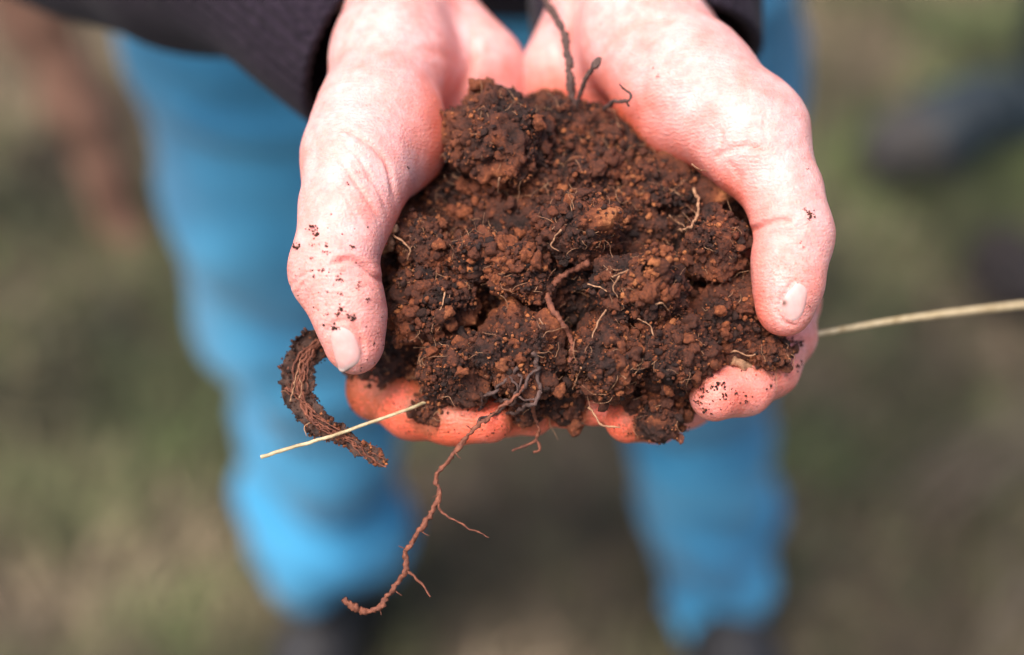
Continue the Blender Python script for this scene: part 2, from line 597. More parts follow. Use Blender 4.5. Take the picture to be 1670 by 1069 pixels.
def ground_h(x, y):
    p = np.stack([x, y, 0 * x], -1)
    return 0.022 * fbm(p, 2.2, 3, 5) * np.clip(1.5 - np.hypot(x, y) * 0.02, 0, 1)

xs = np.concatenate([-np.geomspace(150, 2.05, 40), np.linspace(-2, 2, 120), np.geomspace(2.05, 150, 40)])
ys = np.concatenate([-np.geomspace(150, 2.05, 40), np.linspace(-2, 4, 150), np.geomspace(4.05, 150, 40)])
gx, gy = np.meshgrid(xs, ys, indexing='ij')
gz = ground_h(gx, gy)
GV = np.stack([gx, gy, gz], -1).reshape(-1, 3)
nx, ny = gx.shape
ii, jj = np.meshgrid(np.arange(nx - 1), np.arange(ny - 1), indexing='ij')
GQ = np.stack([ii * ny + jj, (ii + 1) * ny + jj, (ii + 1) * ny + jj + 1, ii * ny + jj + 1], -1).reshape(-1, 4)
tag(link('ground', make_mesh('ground', GV, GQ), ground_material()), 'mottled brown and olive ground of the field', 'ground', kind='structure')

def blades(n, xr, yr, hmul, seed, dens=None, lean=0.9):
    g = np.random.default_rng(seed)
    x = g.uniform(*xr, n); y = g.uniform(*yr, n)
    p = np.stack([x, y, 0 * x], -1)
    patch = fbm(p, 2.6, 3, 31)                       # green where high, straw where low
    dead = fbm(p, 4.5, 2, 77)
    h = hmul * g.uniform(0.35, 1.0, n) * (1 + 0.5 * patch)
    w = g.uniform(0.0012, 0.0032, n)
    az = g.uniform(0, 2 * np.pi, n); ln = g.uniform(0.25, lean, n) + 0.25
    d = np.stack([np.cos(az), np.sin(az), 0 * az], -1); s = np.stack([-np.sin(az), np.cos(az), 0 * az], -1)
    base = np.stack([x, y, ground_h(x, y) - 0.004], -1)
    V = []
    for f, wf in ((0, 1.0), (0.5, 0.85), (1.0, 0.12)):
        c = base + d * (h * ln * f ** 1.7)[:, None] + np.array([0, 0, 1.0]) * (h * f * np.clip(1.15 - 0.55 * ln * f, 0.12, 1))[:, None]
        V += [c - s * (w * wf)[:, None], c + s * (w * wf)[:, None]]
    V = np.stack(V, 1).reshape(-1, 3)
    o = (np.arange(n) * 6)[:, None]
    Q = np.concatenate([o + np.array([[0, 1, 3, 2]]), o + np.array([[2, 3, 5, 4]])])
    green = np.array([0.082, 0.108, 0.036]); straw = np.array([0.21, 0.155, 0.10]); brown = np.array([0.095, 0.064, 0.043])
    mask = np.clip(patch * 1.1 + 0.5 * noise(p, 9.0, 66) + 0.35 * x + g.normal(0, 0.35, n) + 0.22, 0, 1)[:, None]
    c = mask * green + (1 - mask) * np.where((dead + g.normal(0, 0.4, n) > 0.1)[:, None], straw, brown)
    c = c * g.uniform(0.6, 1.3, n)[:, None] * np.clip(1 + 0.8 * fbm(p, 8.0, 2, 55), 0.25, 2.2)[:, None]
    c = np.concatenate([c, np.ones((n, 1))], 1)
    return V, Q, np.repeat(c, 6, axis=0)
bv = [blades(90000, (-1.7, 1.7), (-0.5, 2.6), 0.055, 3), blades(90000, (-6, 6), (-3.5, 9), 0.075, 4)]
V = np.concatenate([b[0] for b in bv]); Q = np.concatenate([bv[0][1], bv[1][1] + len(bv[0][0])]); A = np.concatenate([b[2] for b in bv])
tag(link('grass', make_mesh('grass', V, Q, attrs={'tone': A}), MAT['grass']), 'short green and dry brown grass covering the field', 'grass', kind='stuff')

# ------------------------------------------------------------------ hands
H = 0.65
def hand_field(lo, hi, thumb, thenar, rest, fingers, bumps):
    f = Field(lo, hi, H)
    def pt(q): return (P(q[0], q[1], q[2]), rpx(q[3], q[2]))
    for ch, k in rest: f.chain([pt(q) for q in ch], k)
    for ch in fingers:
        c = [pt(q) for q in ch]
        tmp = Field(lo, hi, H); tmp.chain(c, 3.0)
        kk = 1.2
        hh = np.maximum(kk - np.abs(f.F - tmp.F), 0) / kk
        f.F = np.minimum(f.F, tmp.F) - hh * hh * kk * 0.25
    f.chain([pt(q) for q in thumb], 7.0)
    for q, sq, k in thenar: f.ball(P(q[0], q[1], q[2]), rpx(q[3], q[2]), k, sq)
    for q, k in bumps: f.ball(P(q[0], q[1], q[2]), rpx(q[3], q[2]), k)
    return f

# the hand on the left of the picture
hL = hand_field((-95, -50, -125), (25, 155, 30),
    thumb=[(655, -55, -80, 80), (640, 90, -44, 93), (612, 200, -24, 93), (585, 280, -12, 84), (565, 345, -5, 70), (548, 425, 1, 60), (560, 478, 2, 54), (571, 522, 3, 48), (578, 566, 3, 44)],
    thenar=[((655, 235, -26, 70), (1, 1.05, 0.9), 10.0)],
    rest=[([(560, -85, -102, 92), (662, -40, -82, 66), (706, 40, -74, 70), (768, 118, -68, 78), (795, 260, -70, 66)], 10.0),
          ([(662, -40, -82, 66), (650, 150, -60, 90), (640, 350, -66, 72)], 10.0),
          ([(640, 350, -66, 72), (640, 430, -62, 64)], 8.0), ([(690, 200, -74, 80), (720, 430, -68, 62)], 10.0),
          ([(790, 200, -74, 66), (800, 430, -70, 58)], 10.0), ([(800, 240, -72, 62), (850, 410, -66, 50)], 8.0)],
    fingers=[[(645, 430, -60, 62), (618, 575, -44, 50), (617, 636, -32, 50), (672, 668, -24, 47), (735, 682, -18, 43), (800, 684, -14, 39)],
             [(725, 440, -66, 60), (700, 590, -56, 50), (760, 650, -40, 46), (820, 668, -28, 42), (868, 674, -20, 38)],
             [(800, 440, -68, 56), (790, 590, -60, 48), (850, 640, -46, 43), (890, 655, -34, 38), (922, 664, -23, 34)],
             [(850, 420, -64, 48), (855, 540, -60, 42), (890, 600, -52, 38), (920, 625, -44, 34)]],
    bumps=[((531, 448, -1, 53), 7.0), ((575, 250, -16, 74), 8.0), ((580, 394, 4, 30), 3.0), ((583, 480, 6, 36), 3.0)])

# the hand on the right of the picture
hR = hand_field((-15, -50, -135), (100, 160, 30),
    thumb=[(1024, -50, -76, 90), (1050, 60, -42, 100), (1130, 145, -27, 102), (1205, 210, -16, 88), (1245, 255, -11, 74), (1279, 318, -6, 55), (1293, 380, -2, 53), (1286, 440, 0, 47), (1283, 478, 0, 44), (1278, 510, 0, 38)],
    thenar=[((1120, 180, -34, 88), (1.15, 0.95, 0.9), 10.0)],
    rest=[([(1062, -150, -110, 96), (1030, -40, -80, 88), (978, 48, -72, 82), (937, 120, -66, 75), (925, 260, -70, 66)], 10.0),
          ([(1030, -40, -80, 88), (1120, 150, -60, 95), (1200, 330, -66, 72)], 10.0),
          ([(1200, 330, -66, 72), (1235, 420, -60, 62)], 8.0), ([(1090, 200, -74, 82), (1140, 430, -68, 62)], 10.0),
          ([(960, 200, -74, 66), (1050, 430, -70, 58)], 10.0), ([(940, 240, -72, 62), (975, 410, -66, 50)], 8.0)],
    fingers=[[(1235, 420, -60, 62), (1282, 490, -40, 52), (1281, 548, -30, 49), (1256, 600, -20, 46), (1214, 632, -12, 44), (1167, 645, -6, 43)],
             [(1150, 430, -66, 60), (1170, 590, -54, 50), (1120, 650, -40, 46), (1070, 678, -28, 41), (1022, 686, -16, 37)],
             [(1060, 430, -68, 56), (1080, 590, -60, 48), (1030, 640, -46, 42), (992, 655, -34, 37), (968, 662, -20, 34)],
             [(980, 420, -64, 48), (985, 540, -60, 42), (960, 600, -52, 38), (940, 620, -46, 34)]],
    bumps=[((1258, 197, -16, 52), 8.0), ((1308, 388, -3, 42), 6.0), ((1268, 425, 1, 35), 4.0), ((1196, 262, -10, 34), 5.0)])

# ------------------------------------------------------------------ soil heap
HS = 0.8
soil = Field((-75, -50, -95), (90, 90, 40), HS)
SOIL_BALLS = []
def sb(px, py, z, r, k=4.0, sq=(1, 1, 1)):
    SOIL_BALLS.append((px, py, z, r, sq))
    soil.ball(P(px, py, z), rpx(r, z), k, sq)
sb(925, 430, -46, 250, 4, (1.12, 0.98, 0.72))
CLODS = [(815, 228, -20, 84, (1.0, 0.95, .85)), (795, 185, -28, 46, (1, 1, 1)), (950, 225, -34, 62, (1, 1, 1)), (1010, 248, -32, 58, (1, 1, 1)),
         (1165, 398, -10, 56, (.95, 1.1, .9)), (1040, 474, -2, 70, (1.15, .8, .9)), (938, 372, -6, 62, (1.1, .9, 1)), (785, 418, -7, 50, (1, 1, 1)),
         (692, 402, -14, 48, (1, 1, 1)), (850, 445, -4, 48, (1, 1, 1)), (745, 598, -10, 68, (1, 1, 1)), (855, 575, -5, 66, (1, 1.1, .9)),
         (985, 590, -4, 66, (1, 1.1, 1)), (1100, 570, -6, 72, (1, 1, 1)), (1195, 520, -12, 62, (1, 1, 1)), (1252, 575, -10, 40, (1.05, .8, 1)),
         (1062, 668, -18, 52, (1.1, .9, 1)), (700, 490, -13, 66, (1, 1, 1)), (1100, 325, -30, 92, (1.3, .7, .8)), (925, 622, -18, 50, (1, 1.0, 1))]
for px, py, z, r, sq in CLODS: sb(px, py, z, r * 0.9, 2.0, sq)
for px, py, z, r in [(645, 635, -30, 52), (700, 648, -26, 46), (770, 655, -20, 44), (640, 450, -30, 44), (650, 540, -28, 56), (870, 632, -22, 44), (1010, 648, -24, 42),
                     (1160, 600, -20, 40), (1215, 470, -18, 44), (1200, 330, -38, 60), (1110, 640, -20, 40), (700, 668, -14, 26), (858, 668, -12, 28), (925, 668, -14, 26), (1075, 690, -10, 34), (890, 200, -42, 52), (600, 628, -30, 30)]:
    sb(px, py, z, r, 5.0)
gg = np.random.default_rng(11)
for _ in range(150):                                    # loose smaller clods over the heap
    a = gg.uniform(0, 2 * np.pi); q = math.sqrt(gg.uniform(0, 1))
    px, py = 925 + 285 * q * math.cos(a), 430 + 245 * q * math.sin(a)
    h0 = soil.hit([px], [py])[0]
    r = rpx(gg.uniform(10, 26))
    soil.ball(h0 - np.array([0, 0, r * gg.uniform(-0.1, 0.6)]), r, 1.2, gg.uniform(0.8, 1.25, 3))
for px, py, z, r, sq in [(922, 414, 12, 20, (1.2, .8, 1.2)), (838, 312, -4, 22, (2.2, .6, 1)), (975, 362, 8, 16, (1.4, .8, 1)), (640, 478, -8, 26, (1, 1, 1)),
                         (1243, 392, -14, 22, (1, 1, 1)), (955, 545, 12, 18, (1, 1, 1)), (905, 330, -2, 20, (1.4, .8, 1)), (1075, 520, 10, 18, (2, .6, 1)), (810, 505, 6, 18, (1, 1.5, 1)),
                         (1130, 480, 2, 16, (1.3, .8, 1)), (735, 330, -10, 20, (1, 1, 1)), (1010, 625, 4, 20, (1.4, .7, 1)), (740, 540, 0, 18, (1.3, .8, 1)), (880, 505, 8, 15, (1, 1, 1)), (960, 630, -4, 20, (.8, 1.4, 1))]:
    h0 = soil.hit([px], [py])[0]
    soil.carve(h0, rpx(r, z), 1.5, sq)
for _ in range(110):                                     # small gaps between the crumbs
    a = gg.uniform(0, 2 * np.pi); q = math.sqrt(gg.uniform(0, 1))
    h0 = soil.hit([925 + 290 * q * math.cos(a)], [430 + 250 * q * math.sin(a)])[0]
    soil.carve(h0 - np.array([0, 0, 0.6]), gg.uniform(1.0, 2.2), 0.8, gg.uniform(0.6, 1.6, 3))

def soil_dist(p):
    ds = np.full(len(p), 1e3)
    for px_, py_, z_, r_, sq_ in SOIL_BALLS:
        sq_ = np.array(sq_, float)
        ds = np.minimum(ds, (np.linalg.norm((p - P(px_, py_, z_)) / sq_, axis=1) - rpx(r_, z_)) * sq_.min())
    return ds

def finish_hand(f, creases, side):
    V, Q = f.mesh()
    for _ in range(2):                                   # settle onto the surface
        V = V - f.grad(V) * np.clip(f.sample(V), -1, 1)[:, None]
    n = f.grad(V)
    px, py = to_px(V)
    d = 0.32 * fbm(V, 0.07, 2, 3) + 0.05 * fbm(V, 0.35, 2, 9)
    front = np.clip(n[:, 2] * 3 + 0.6, 0, 1)
    red = np.zeros(len(V))
    for pts, w, dep in creases:
        p = spline(np.array(pts, float), 40)
        dist = np.full(len(V), 1e9); tt = np.zeros(len(V))
        for i in range(len(p)):
            dd = np.hypot(px - p[i, 0], py - p[i, 1])
            tt = np.where(dd < dist, i / 39.0, tt); dist = np.minimum(dist, dd)
        e = np.exp(-(dist / w) ** 2) * front
        fade = np.clip(np.minimum(tt, 1 - tt) * 5 + 0.35, 0, 1)
        ridge = np.exp(-((dist - 2.1 * w) / (1.2 * w)) ** 2) * front
        d = d - dep * e * fade + 0.12 * dep * ridge * fade
        red = np.maximum(red, 0.3 * np.exp(-(dist / (1.3 * w)) ** 2) * front * min(1.0, dep / 0.6))
    V = V + n * d[:, None]
    ds = soil_dist(V)
    dirt = np.clip(1 - ds / 7.0, 0, 1) ** 1.3 * 0.8 + 0.24 * np.clip((to_px(V)[1] - 600) / 40, 0, 1)
    px, py = to_px(V)
    dirt = np.maximum(dirt, 0.36 * np.clip((py - 370) / 60, 0, 1) + 0.08 * fbm(V, 0.15, 2, 14))
    # redder fingers; orange-red of shaded skin painted in towards the soil and lower hand
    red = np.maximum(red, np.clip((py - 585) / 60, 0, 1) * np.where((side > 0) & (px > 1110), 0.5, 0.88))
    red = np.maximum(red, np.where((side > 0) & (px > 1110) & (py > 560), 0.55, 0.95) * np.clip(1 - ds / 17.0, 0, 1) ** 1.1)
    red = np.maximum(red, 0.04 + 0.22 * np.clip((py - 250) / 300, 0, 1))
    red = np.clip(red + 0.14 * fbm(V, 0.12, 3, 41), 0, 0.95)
    return V, Q, red, dirt

cL = [([(545, 428), (571, 423), (594, 433), (609, 446), (628, 462)], 4.0, 2.0), ([(474, 468), (490, 452), (508, 444)], 3.2, 0.5), ([(500, 502), (503, 484), (514, 462)], 3.2, 0.45),
      ([(484, 480), (495, 462), (512, 452)], 3, 0.35),
      ([(644, 322), (628, 262), (592, 228), (560, 210)], 4.0, 0.75), ([(618, 358), (598, 326), (572, 286), (545, 252)], 3.5, 0.55), ([(606, 300), (588, 262), (560, 236)], 3, 0.35),
      ([(632, 345), (612, 300), (585, 255)], 3, 0.3), ([(590, 372), (570, 330), (548, 300)], 3, 0.25), ([(590, 105), (640, 85), (700, 84), (745, 100)], 8, 0.4), ([(770, 60), (768, 110), (745, 165)], 9, 0.9),
      ([(602, 452), (560, 447), (520, 436)], 3, 0.3), ([(531, 545), (545, 527), (562, 523), (578, 533), (589, 556), (594, 585)], 3.2, 0.7)]
cR = [([(1214, 382), (1236, 371), (1250, 365), (1266, 361), (1290, 360)], 4.0, 1.5), ([(1168, 256), (1188, 247), (1214, 239), (1240, 245)], 5.5, 0.6), ([(1206, 292), (1196, 272), (1184, 262)], 5, 0.4),
      ([(982, 88), (1008, 57), (1049, 36), (1094, 33)], 6, 0.4), ([(1178, 215), (1176, 240), (1170, 262)], 3.5, 0.45), ([(1225, 200), (1220, 222), (1222, 240)], 3.2, 0.3), ([(1250, 180), (1246, 205), (1250, 228)], 3.2, 0.3),
      ([(1300, 370), (1318, 385), (1330, 405)], 3, 0.35), ([(1297, 395), (1312, 415), (1322, 430)], 3, 0.3), ([(1296, 455), (1284, 472), (1272, 492), (1270, 512), (1280, 526), (1296, 531)], 3.0, 0.7),
      ([(930, 0), (925, 60), (930, 120)], 9, 0.8)]
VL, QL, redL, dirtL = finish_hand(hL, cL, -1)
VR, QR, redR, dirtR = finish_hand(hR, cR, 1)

# rest of the body under the clothes (forearms, upper arms, trunk), world metres
def world_mm(p):        # world metres -> working frame mm
    q = np.asarray(p, float) - CAM
    return np.stack([q @ RGT, q @ UPV, D0 / 1000 - q @ FWD], -1) * 1000
elL, elR = np.array([-0.31, -0.10, 0.98]), np.array([0.32, -0.10, 0.98])
shL, shR = np.array([-0.20, 0.06, 1.33]), np.array([0.17, 0.06, 1.33])
BX = -0.02
bf = Field((-0.55, -0.55, 0.55), (0.55, 0.35, 1.5), 0.008)
K = 0.03
FA_L = [(P(640, -52, -88), 0.016), (P(560, -85, -102), 0.018), (P(430, -100, -116), 0.026), (P(320, -150, -138), 0.033), (P(150, -235, -175), 0.036)]
FA_R = [(P(1035, -55, -86), 0.016), (P(1062, -150, -110), 0.018), (P(1110, -180, -128), 0.026), (P(1170, -260, -150), 0.033), (P(1300, -380, -200), 0.036)]
for fa, e_, s_ in ((FA_L, elL, shL), (FA_R, elR, shR)):
    ch = [(to_world(p_), r_) for p_, r_ in fa] + [(e_, 0.038), (s_, 0.055)]
    for (a_, ra_), (b_, rb_) in zip(ch[:-1], ch[1:]): bf.cone(a_, b_, ra_, rb_, 0.015, 0.04)
bf.cone(np.array([BX, 0.06, 0.85]), np.array([BX, 0.08, 1.30]), 0.13, 0.14, K, 0.05)
bf.F[bf.F > 5] = 5
VB, QB = bf.mesh()

person = empty('person', (BX, 0.05, 0.0))
tag(person, 'person in dark knit jumper and blue jeans cupping a heap of soil in both hands', 'person')
Vb = np.concatenate([to_world(VL), to_world(VR), VB])
Qb = np.concatenate([QL, QR + len(VL), QB + len(VL) + len(VR)])
zb = np.zeros(len(VB))
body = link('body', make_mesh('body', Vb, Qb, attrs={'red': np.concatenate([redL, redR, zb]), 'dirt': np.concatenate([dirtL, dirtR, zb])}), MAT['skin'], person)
body['label'] = 'bare pale pink hands with soil-stained fingers'

# thumbnails
def nail(f, poly, name, label, tipdir, split=False):
    poly = spline(np.array(poly + [poly[0]], float), 49)[:-1]
    c = poly.mean(0); rings = 10
    pts = [c]
    for r in range(1, rings + 1):
        pts += list(c + (poly - c) * (r / rings))
    pts = np.array(pts)
    S = f.hit(pts[:, 0], pts[:, 1])
    n = f.grad(S)
    rr = np.concatenate([[0], np.repeat(np.arange(1, rings + 1) / rings, 48)])
    # even out the surface so the plate is smooth
    zc = S[:, 2]
    M = np.stack([np.ones(len(pts)), *((pts - c) / 30).T, *(((pts - c) / 30) ** 2).T, ((pts - c) / 30).prod(1)], 1)
    good = (np.abs(f.sample(S)) < 0.5) & (n[:, 2] > 0.15)
    wgt = np.where(good, np.clip(n[:, 2], 0.05, 1), 0)
    nm = n[good].mean(0); n = np.where(good[:, None], n, nm / np.linalg.norm(nm))
    co = np.linalg.lstsq(M * wgt[:, None], zc * wgt, rcond=None)[0]
    zz = np.where(good, 0.6 * (M @ co) + 0.4 * zc, M @ co)
    top = P(pts[:, 0], pts[:, 1], zz) + n * (0.55 - 0.75 * rr[:, None] ** 6)
    bot = top - n * 0.9
    m = len(pts)
    j = np.arange(48); j2 = (j + 1) % 48
    T = [np.stack([0 * j, 1 + j2, 1 + j], -1)]; Qs = []
    for r in range(rings - 1):
        a = 1 + r * 48
        Qs.append(np.stack([a + j, a + j2, a + 48 + j2, a + 48 + j], -1))
    a = 1 + (rings - 1) * 48
    wall = np.stack([a + j, a + j2, a + j2 + m, a + j + m], -1)
    Qs = np.concatenate(Qs)
    # orient
    e = np.cross(top[1 + j2[0]] - top[0], top[1] - top[0])
    if e @ n[0] < 0:
        T[0] = T[0][:, ::-1]; 
    qn = np.cross(top[Qs[0, 1]] - top[Qs[0, 0]], top[Qs[0, 3]] - top[Qs[0, 0]])
    if qn @ n[0] < 0: Qs = Qs[:, ::-1]
    u = (pts - c) @ np.array(tipdir) / 30
    rim = np.clip((u - 0.85) * 6, 0, 0.8)
    dirt = np.clip((rr - 0.88) * 8, 0, 1) * np.clip(u * 2 + (0.6 if split else 0.2), 0, 1) * (0.5 + 0.5 * noise(np.concatenate([pts, 0 * pts[:, :1]], 1), 0.12, 5))
    if split:
        dirt = np.maximum(dirt, np.exp(-(((pts[:, 0] - 1279) / 5) ** 2 + ((pts[:, 1] - 494) / 5) ** 2)))
    V = to_world(np.concatenate([top, bot]))
    me = make_mesh(name, V, [Qs, T[0], wall], attrs={'rim': np.concatenate([rim, rim]), 'dirt': np.concatenate([dirt, dirt])})
    o = link(name, me, MAT['nail'], person)
    o.parent = body; o.matrix_parent_inverse = Matrix.Identity(4)
    o['label'] = label
    return o
nail(hL, [(536, 541), (546, 530), (560, 528), (574, 535), (583, 549), (590, 575), (587, 591), (573, 602), (561, 608), (552, 604), (543, 576)], 'thumbnail', 'pale thumbnail with soil under its tip', (0.35, 0.94))
nail(hR, [(1298, 460), (1286, 473), (1276, 489), (1273, 507), (1281, 521), (1293, 527), (1305, 521), (1314, 502), (1318, 480), (1316, 467), (1307, 460)], 'thumbnail', 'chipped thumbnail with soil caught at its edge', (-0.25, 0.97), True)

# ------------------------------------------------------------------ jumper
def sleeve_tube(C, rad, name, parent, ribs=0, rib_amp=0.0, thick=2.5, folds=0.0, seed=0, nseg=60, sides=144, shear=0.0):
    pr = spline(np.concatenate([np.asarray(C, float), np.asarray(rad, float)[:, None]], 1), nseg)
    C, rad = pr[:, :3], pr[:, 3]
    T, Nn, B = frames(C)
    a = np.arange(sides) * 2 * np.pi / sides
    dirv = np.cos(a)[None, :, None] * Nn[:, None] + np.sin(a)[None, :, None] * B[:, None]
    r = rad[:, None] * np.ones((1, sides))
    if ribs:
        r = r + rib_amp * np.cos(a * ribs)[None, :]
    if folds:
        V0 = (C[:, None] + r[..., None] * dirv)
        r = r + folds * fbm(V0.reshape(-1, 3), 0.018, 2, seed).reshape(r.shape)
    if shear:                                        # the rim sits further up the arm on its upper side
        gshift = np.clip((dirv @ UPW) * 0.75 + dirv[..., 2] * 0.5 + 0.35, 0, 1.3) * shear * (1 - np.linspace(0, 1, nseg))[:, None]
        C = C[:, None] + T[:, None] * gshift[..., None]
    else:
        C = C[:, None]
    out = C + r[..., None] * dirv
    inn = C + (r - thick)[..., None] * dirv
    V = np.concatenate([out.reshape(-1, 3), inn.reshape(-1, 3)])
    n = nseg
    i = np.arange(n - 1)[:, None] * sides; j = np.arange(sides)[None]; j2 = (j + 1) % sides
    Q1 = np.stack([i + j, i + j2, i + sides + j2, i + sides + j], -1).reshape(-1, 4)
    Q2 = Q1[:, ::-1] + n * sides
    jj = np.arange(sides); k2 = (jj + 1) % sides
    R1 = np.stack([jj + n * sides, k2 + n * sides, k2, jj], -1)
    b = (n - 1) * sides
    R2 = np.stack([b + jj, b + k2, b + k2 + n * sides, b + jj + n * sides], -1)
    return link(name, make_mesh(name, to_world(V), np.concatenate([Q1, Q2, R1, R2])), MAT['knit'], parent)

# trunk of the jumper
jf = Field((-0.45, -0.3, 0.72), (0.45, 0.42, 1.5), 0.01)
jf.cone(np.array([BX, 0.05, 0.90]), np.array([BX, 0.08, 1.28]), 0.165, 0.175, 0.04, 0.06)
for s_ in (shL, shR): jf.cone(np.array([BX, 0.07, 1.30]), s_, 0.12, 0.075, 0.05, 0.06)
jf.F[jf.F > 5] = 5
VJ, QJ = jf.mesh()
VJ = VJ + 0.008 * fbm(VJ, 9, 2, 3)[:, None] * np.array([0.3, 1, 0.2])
jumper = link('jumper', make_mesh('jumper', VJ, QJ), MAT['knit'], person)
jumper['label'] = 'dark purple-black knit jumper'
def under(o, par):
    o.parent = par; o.matrix_parent_inverse = Matrix.Identity(4); return o
eL, eR = world_mm(elL), world_mm(elR)
sL, sR = world_mm(shL), world_mm(shR)
PL = [P(638, 72, -85), P(500, -50, -96), P(400, -118, -112)]
under(sleeve_tube(PL, [rpx(176, -92), rpx(190, -98), rpx(200, -112)], 'cuff', jumper, 48, 0.95, 3.0, 1.2, 4, shear=4.0), jumper)
under(sleeve_tube([P(470, -72, -104), P(420, -104, -114), P(320, -150, -138), P(150, -235, -175), eL * 0.6 + P(60, -330, -210) * 0.4, eL, eL * 0.4 + sL * 0.6, sL],
                  [rpx(192, -104), rpx(204, -114), rpx(232, -138), rpx(262, -175), 62, 60, 66, 74], 'sleeve', jumper, 0, 0, 3.0, 4.0, 8, 120), jumper)
PR = [P(1058, 92, -92), P(1056, -30, -97), P(1075, -150, -114)]
under(sleeve_tube(PR, [rpx(182, -96), rpx(186, -104), rpx(192, -116)], 'cuff', jumper, 48, 0.95, 3.0, 1.0, 6, shear=4.0), jumper)
under(sleeve_tube([P(1074, -118, -113), P(1110, -180, -128), P(1170, -260, -150), P(1300, -380, -200), eR, eR * 0.4 + sR * 0.6, sR],
                  [rpx(190, -113), rpx(205, -128), rpx(225, -150), 58, 60, 66, 74], 'sleeve', jumper, 0, 0, 3.0, 4.0, 9, 120), jumper)

# ------------------------------------------------------------------ jeans and shoes
def leg_pts(lst):
    out = []
    for px, py, r in lst:
        p, t = W(px, py, 0.05)
        out.append((p, r / FPX * t))
    return out
LEG_L = leg_pts([(520, -60, 305), (512, 60, 300), (520, 250, 262), (527, 480, 196), (522, 690, 120), (520, 790, 110), (520, 885, 118), (526, 925, 100)])
LEG_R = leg_pts([(1000, -60, 300), (1008, 60, 296), (1022, 250, 256), (1085, 480, 192), (1138, 700, 116), (1158, 840, 106), (1172, 925, 108), (1180, 972, 92)])
pf = Field((-0.5, -0.25, 0.0), (0.5, 0.4, 1.05), 0.007)
for lg in (LEG_L, LEG_R):
    for (a, ra), (b, rb) in zip(lg[:-1], lg[1:]): pf.cone(a, b, ra, rb, 0.03, 0.05)
pf.cone(np.array([BX, 0.06, 0.80]), np.array([BX, 0.06, 0.95]), 0.15, 0.14, 0.05, 0.07)
pf.F[pf.F > 5] = 5
VP, QP = pf.mesh()
nP = pf.grad(VP)
zz = VP[:, 2]
wr = np.clip((0.42 - zz) / 0.3, 0, 1)
q = VP * np.array([1.0, 1.0, 2.6]) + 0.15 * fbm(VP, 6, 2, 5)[:, None]
dP = 0.010 * fbm(VP, 8, 2, 21) + (0.010 + 0.026 * wr) * fbm(q, 5.5, 2, 8) + 0.006 * wr * fbm(VP, 14, 2, 2)
VP = VP + nP * (dP - 0.004 - 0.013 * wr)[:, None]
jeans = link('jeans', make_mesh('jeans', VP, QP), MAT['denim'], person)
jeans['label'] = 'bright blue denim jeans bunched at the ankles'

def plain(name, c, rough, s=200, amt=0.3):
    m, t, b = nt(name)
    n = noise_node(t, s, 4)
    cc = ramp(t, n.outputs[0], [(0.3, tuple(x * (1 - amt) for x in c)), (0.7, tuple(x * (1 + amt) for x in c))]).outputs[0]
    t.links.new(cc, b.inputs['Base Color']); b.inputs['Roughness'].default_value = rough
    bump(t, b, n.outputs[0], 0.3, 0.002)
    return m
MAT['shoe'] = plain('shoe_leather', (0.02, 0.018, 0.019), 0.5)
MAT['sole'] = plain('rubber_sole', (0.035, 0.03, 0.028), 0.8)
MAT['boot'] = plain('boot_leather', (0.008, 0.015, 0.021), 0.6, 40, 0.45)
MAT['toe'] = plain('muddy_toe', (0.035, 0.03, 0.028), 0.8, 30, 0.3)

def shoe(name, ank, yaw, mats, parent=None, shaft=0.10, s=1.0):
    """shoe pointing along -Y before yaw; returns upper, sole, toe cap meshes"""
    cs, sn = math.cos(yaw), math.sin(yaw)
    def tr(V):
        x, y = V[:, 0] * cs - V[:, 1] * sn, V[:, 0] * sn + V[:, 1] * cs
        return np.stack([x, y, V[:, 2]], -1) * s + np.array([ank[0], ank[1], ank[2]])
    f = Field((-0.07, -0.24, -0.02), (0.07, 0.10, 0.26), 0.005)
    f.cone(np.array([0, 0.035, 0.05]), np.array([0, 0.02, 0.06 + shaft]), 0.042, 0.045, 0.02, 0.03)
    f.cone(np.array([0, 0.03, 0.042]), np.array([0, -0.10, 0.045]), 0.038, 0.042, 0.03, 0.03)
    f.cone(np.array([0, -0.06, 0.07]), np.array([0, -0.12, 0.05]), 0.034, 0.036, 0.03, 0.03)
    f.cone(np.array([0.004, -0.12, 0.040]), np.array([0, -0.165, 0.038]), 0.040, 0.033, 0.03, 0.03)
    f.F[f.F > 5] = 5
    sl, g = f.block(f.lo, f.lo + f.h * f.n)
    up = np.maximum(f.F, (0.022 - g[..., 2]).astype(np.float32))
    full = f.F.copy()
    f.F = up
    V1, Q1 = f.mesh()
    f.F = np.maximum(full - 0.006, np.maximum((g[..., 2] - 0.024), (0.002 - g[..., 2])).astype(np.float32))
    V2, Q2 = f.mesh()
    f.F = np.maximum(full - 0.003, np.maximum(0.0225 - g[..., 2], g[..., 1] + 0.125 + 0.3 * (g[..., 2] - 0.03)).astype(np.float32))
    V3, Q3 = f.mesh()
    return [(n_, make_mesh(n_, tr(v), q_), m_) for n_, v, q_, m_ in (('upper', V1, Q1, mats[0]), ('sole', V2, Q2, mats[1]), ('toe_cap', V3, Q3, mats[2]))]

for lg, yaw in ((LEG_L, -0.12), (LEG_R, 0.12)):
    a = lg[-1][0]
    gzz = float(ground_h(np.array([a[0]]), np.array([0.05]))[0])
    sh = None
    for n_, me, m_ in shoe('shoe', (a[0], 0.06, gzz - 0.004), yaw, (MAT['shoe'], MAT['sole'], MAT['shoe'])):
        if sh is None:
            sh = link('shoe', me, m_, person)
            sh['label'] = 'dark shoe under the jeans hem'
        else:
            under(link(n_, me, m_, person), sh)

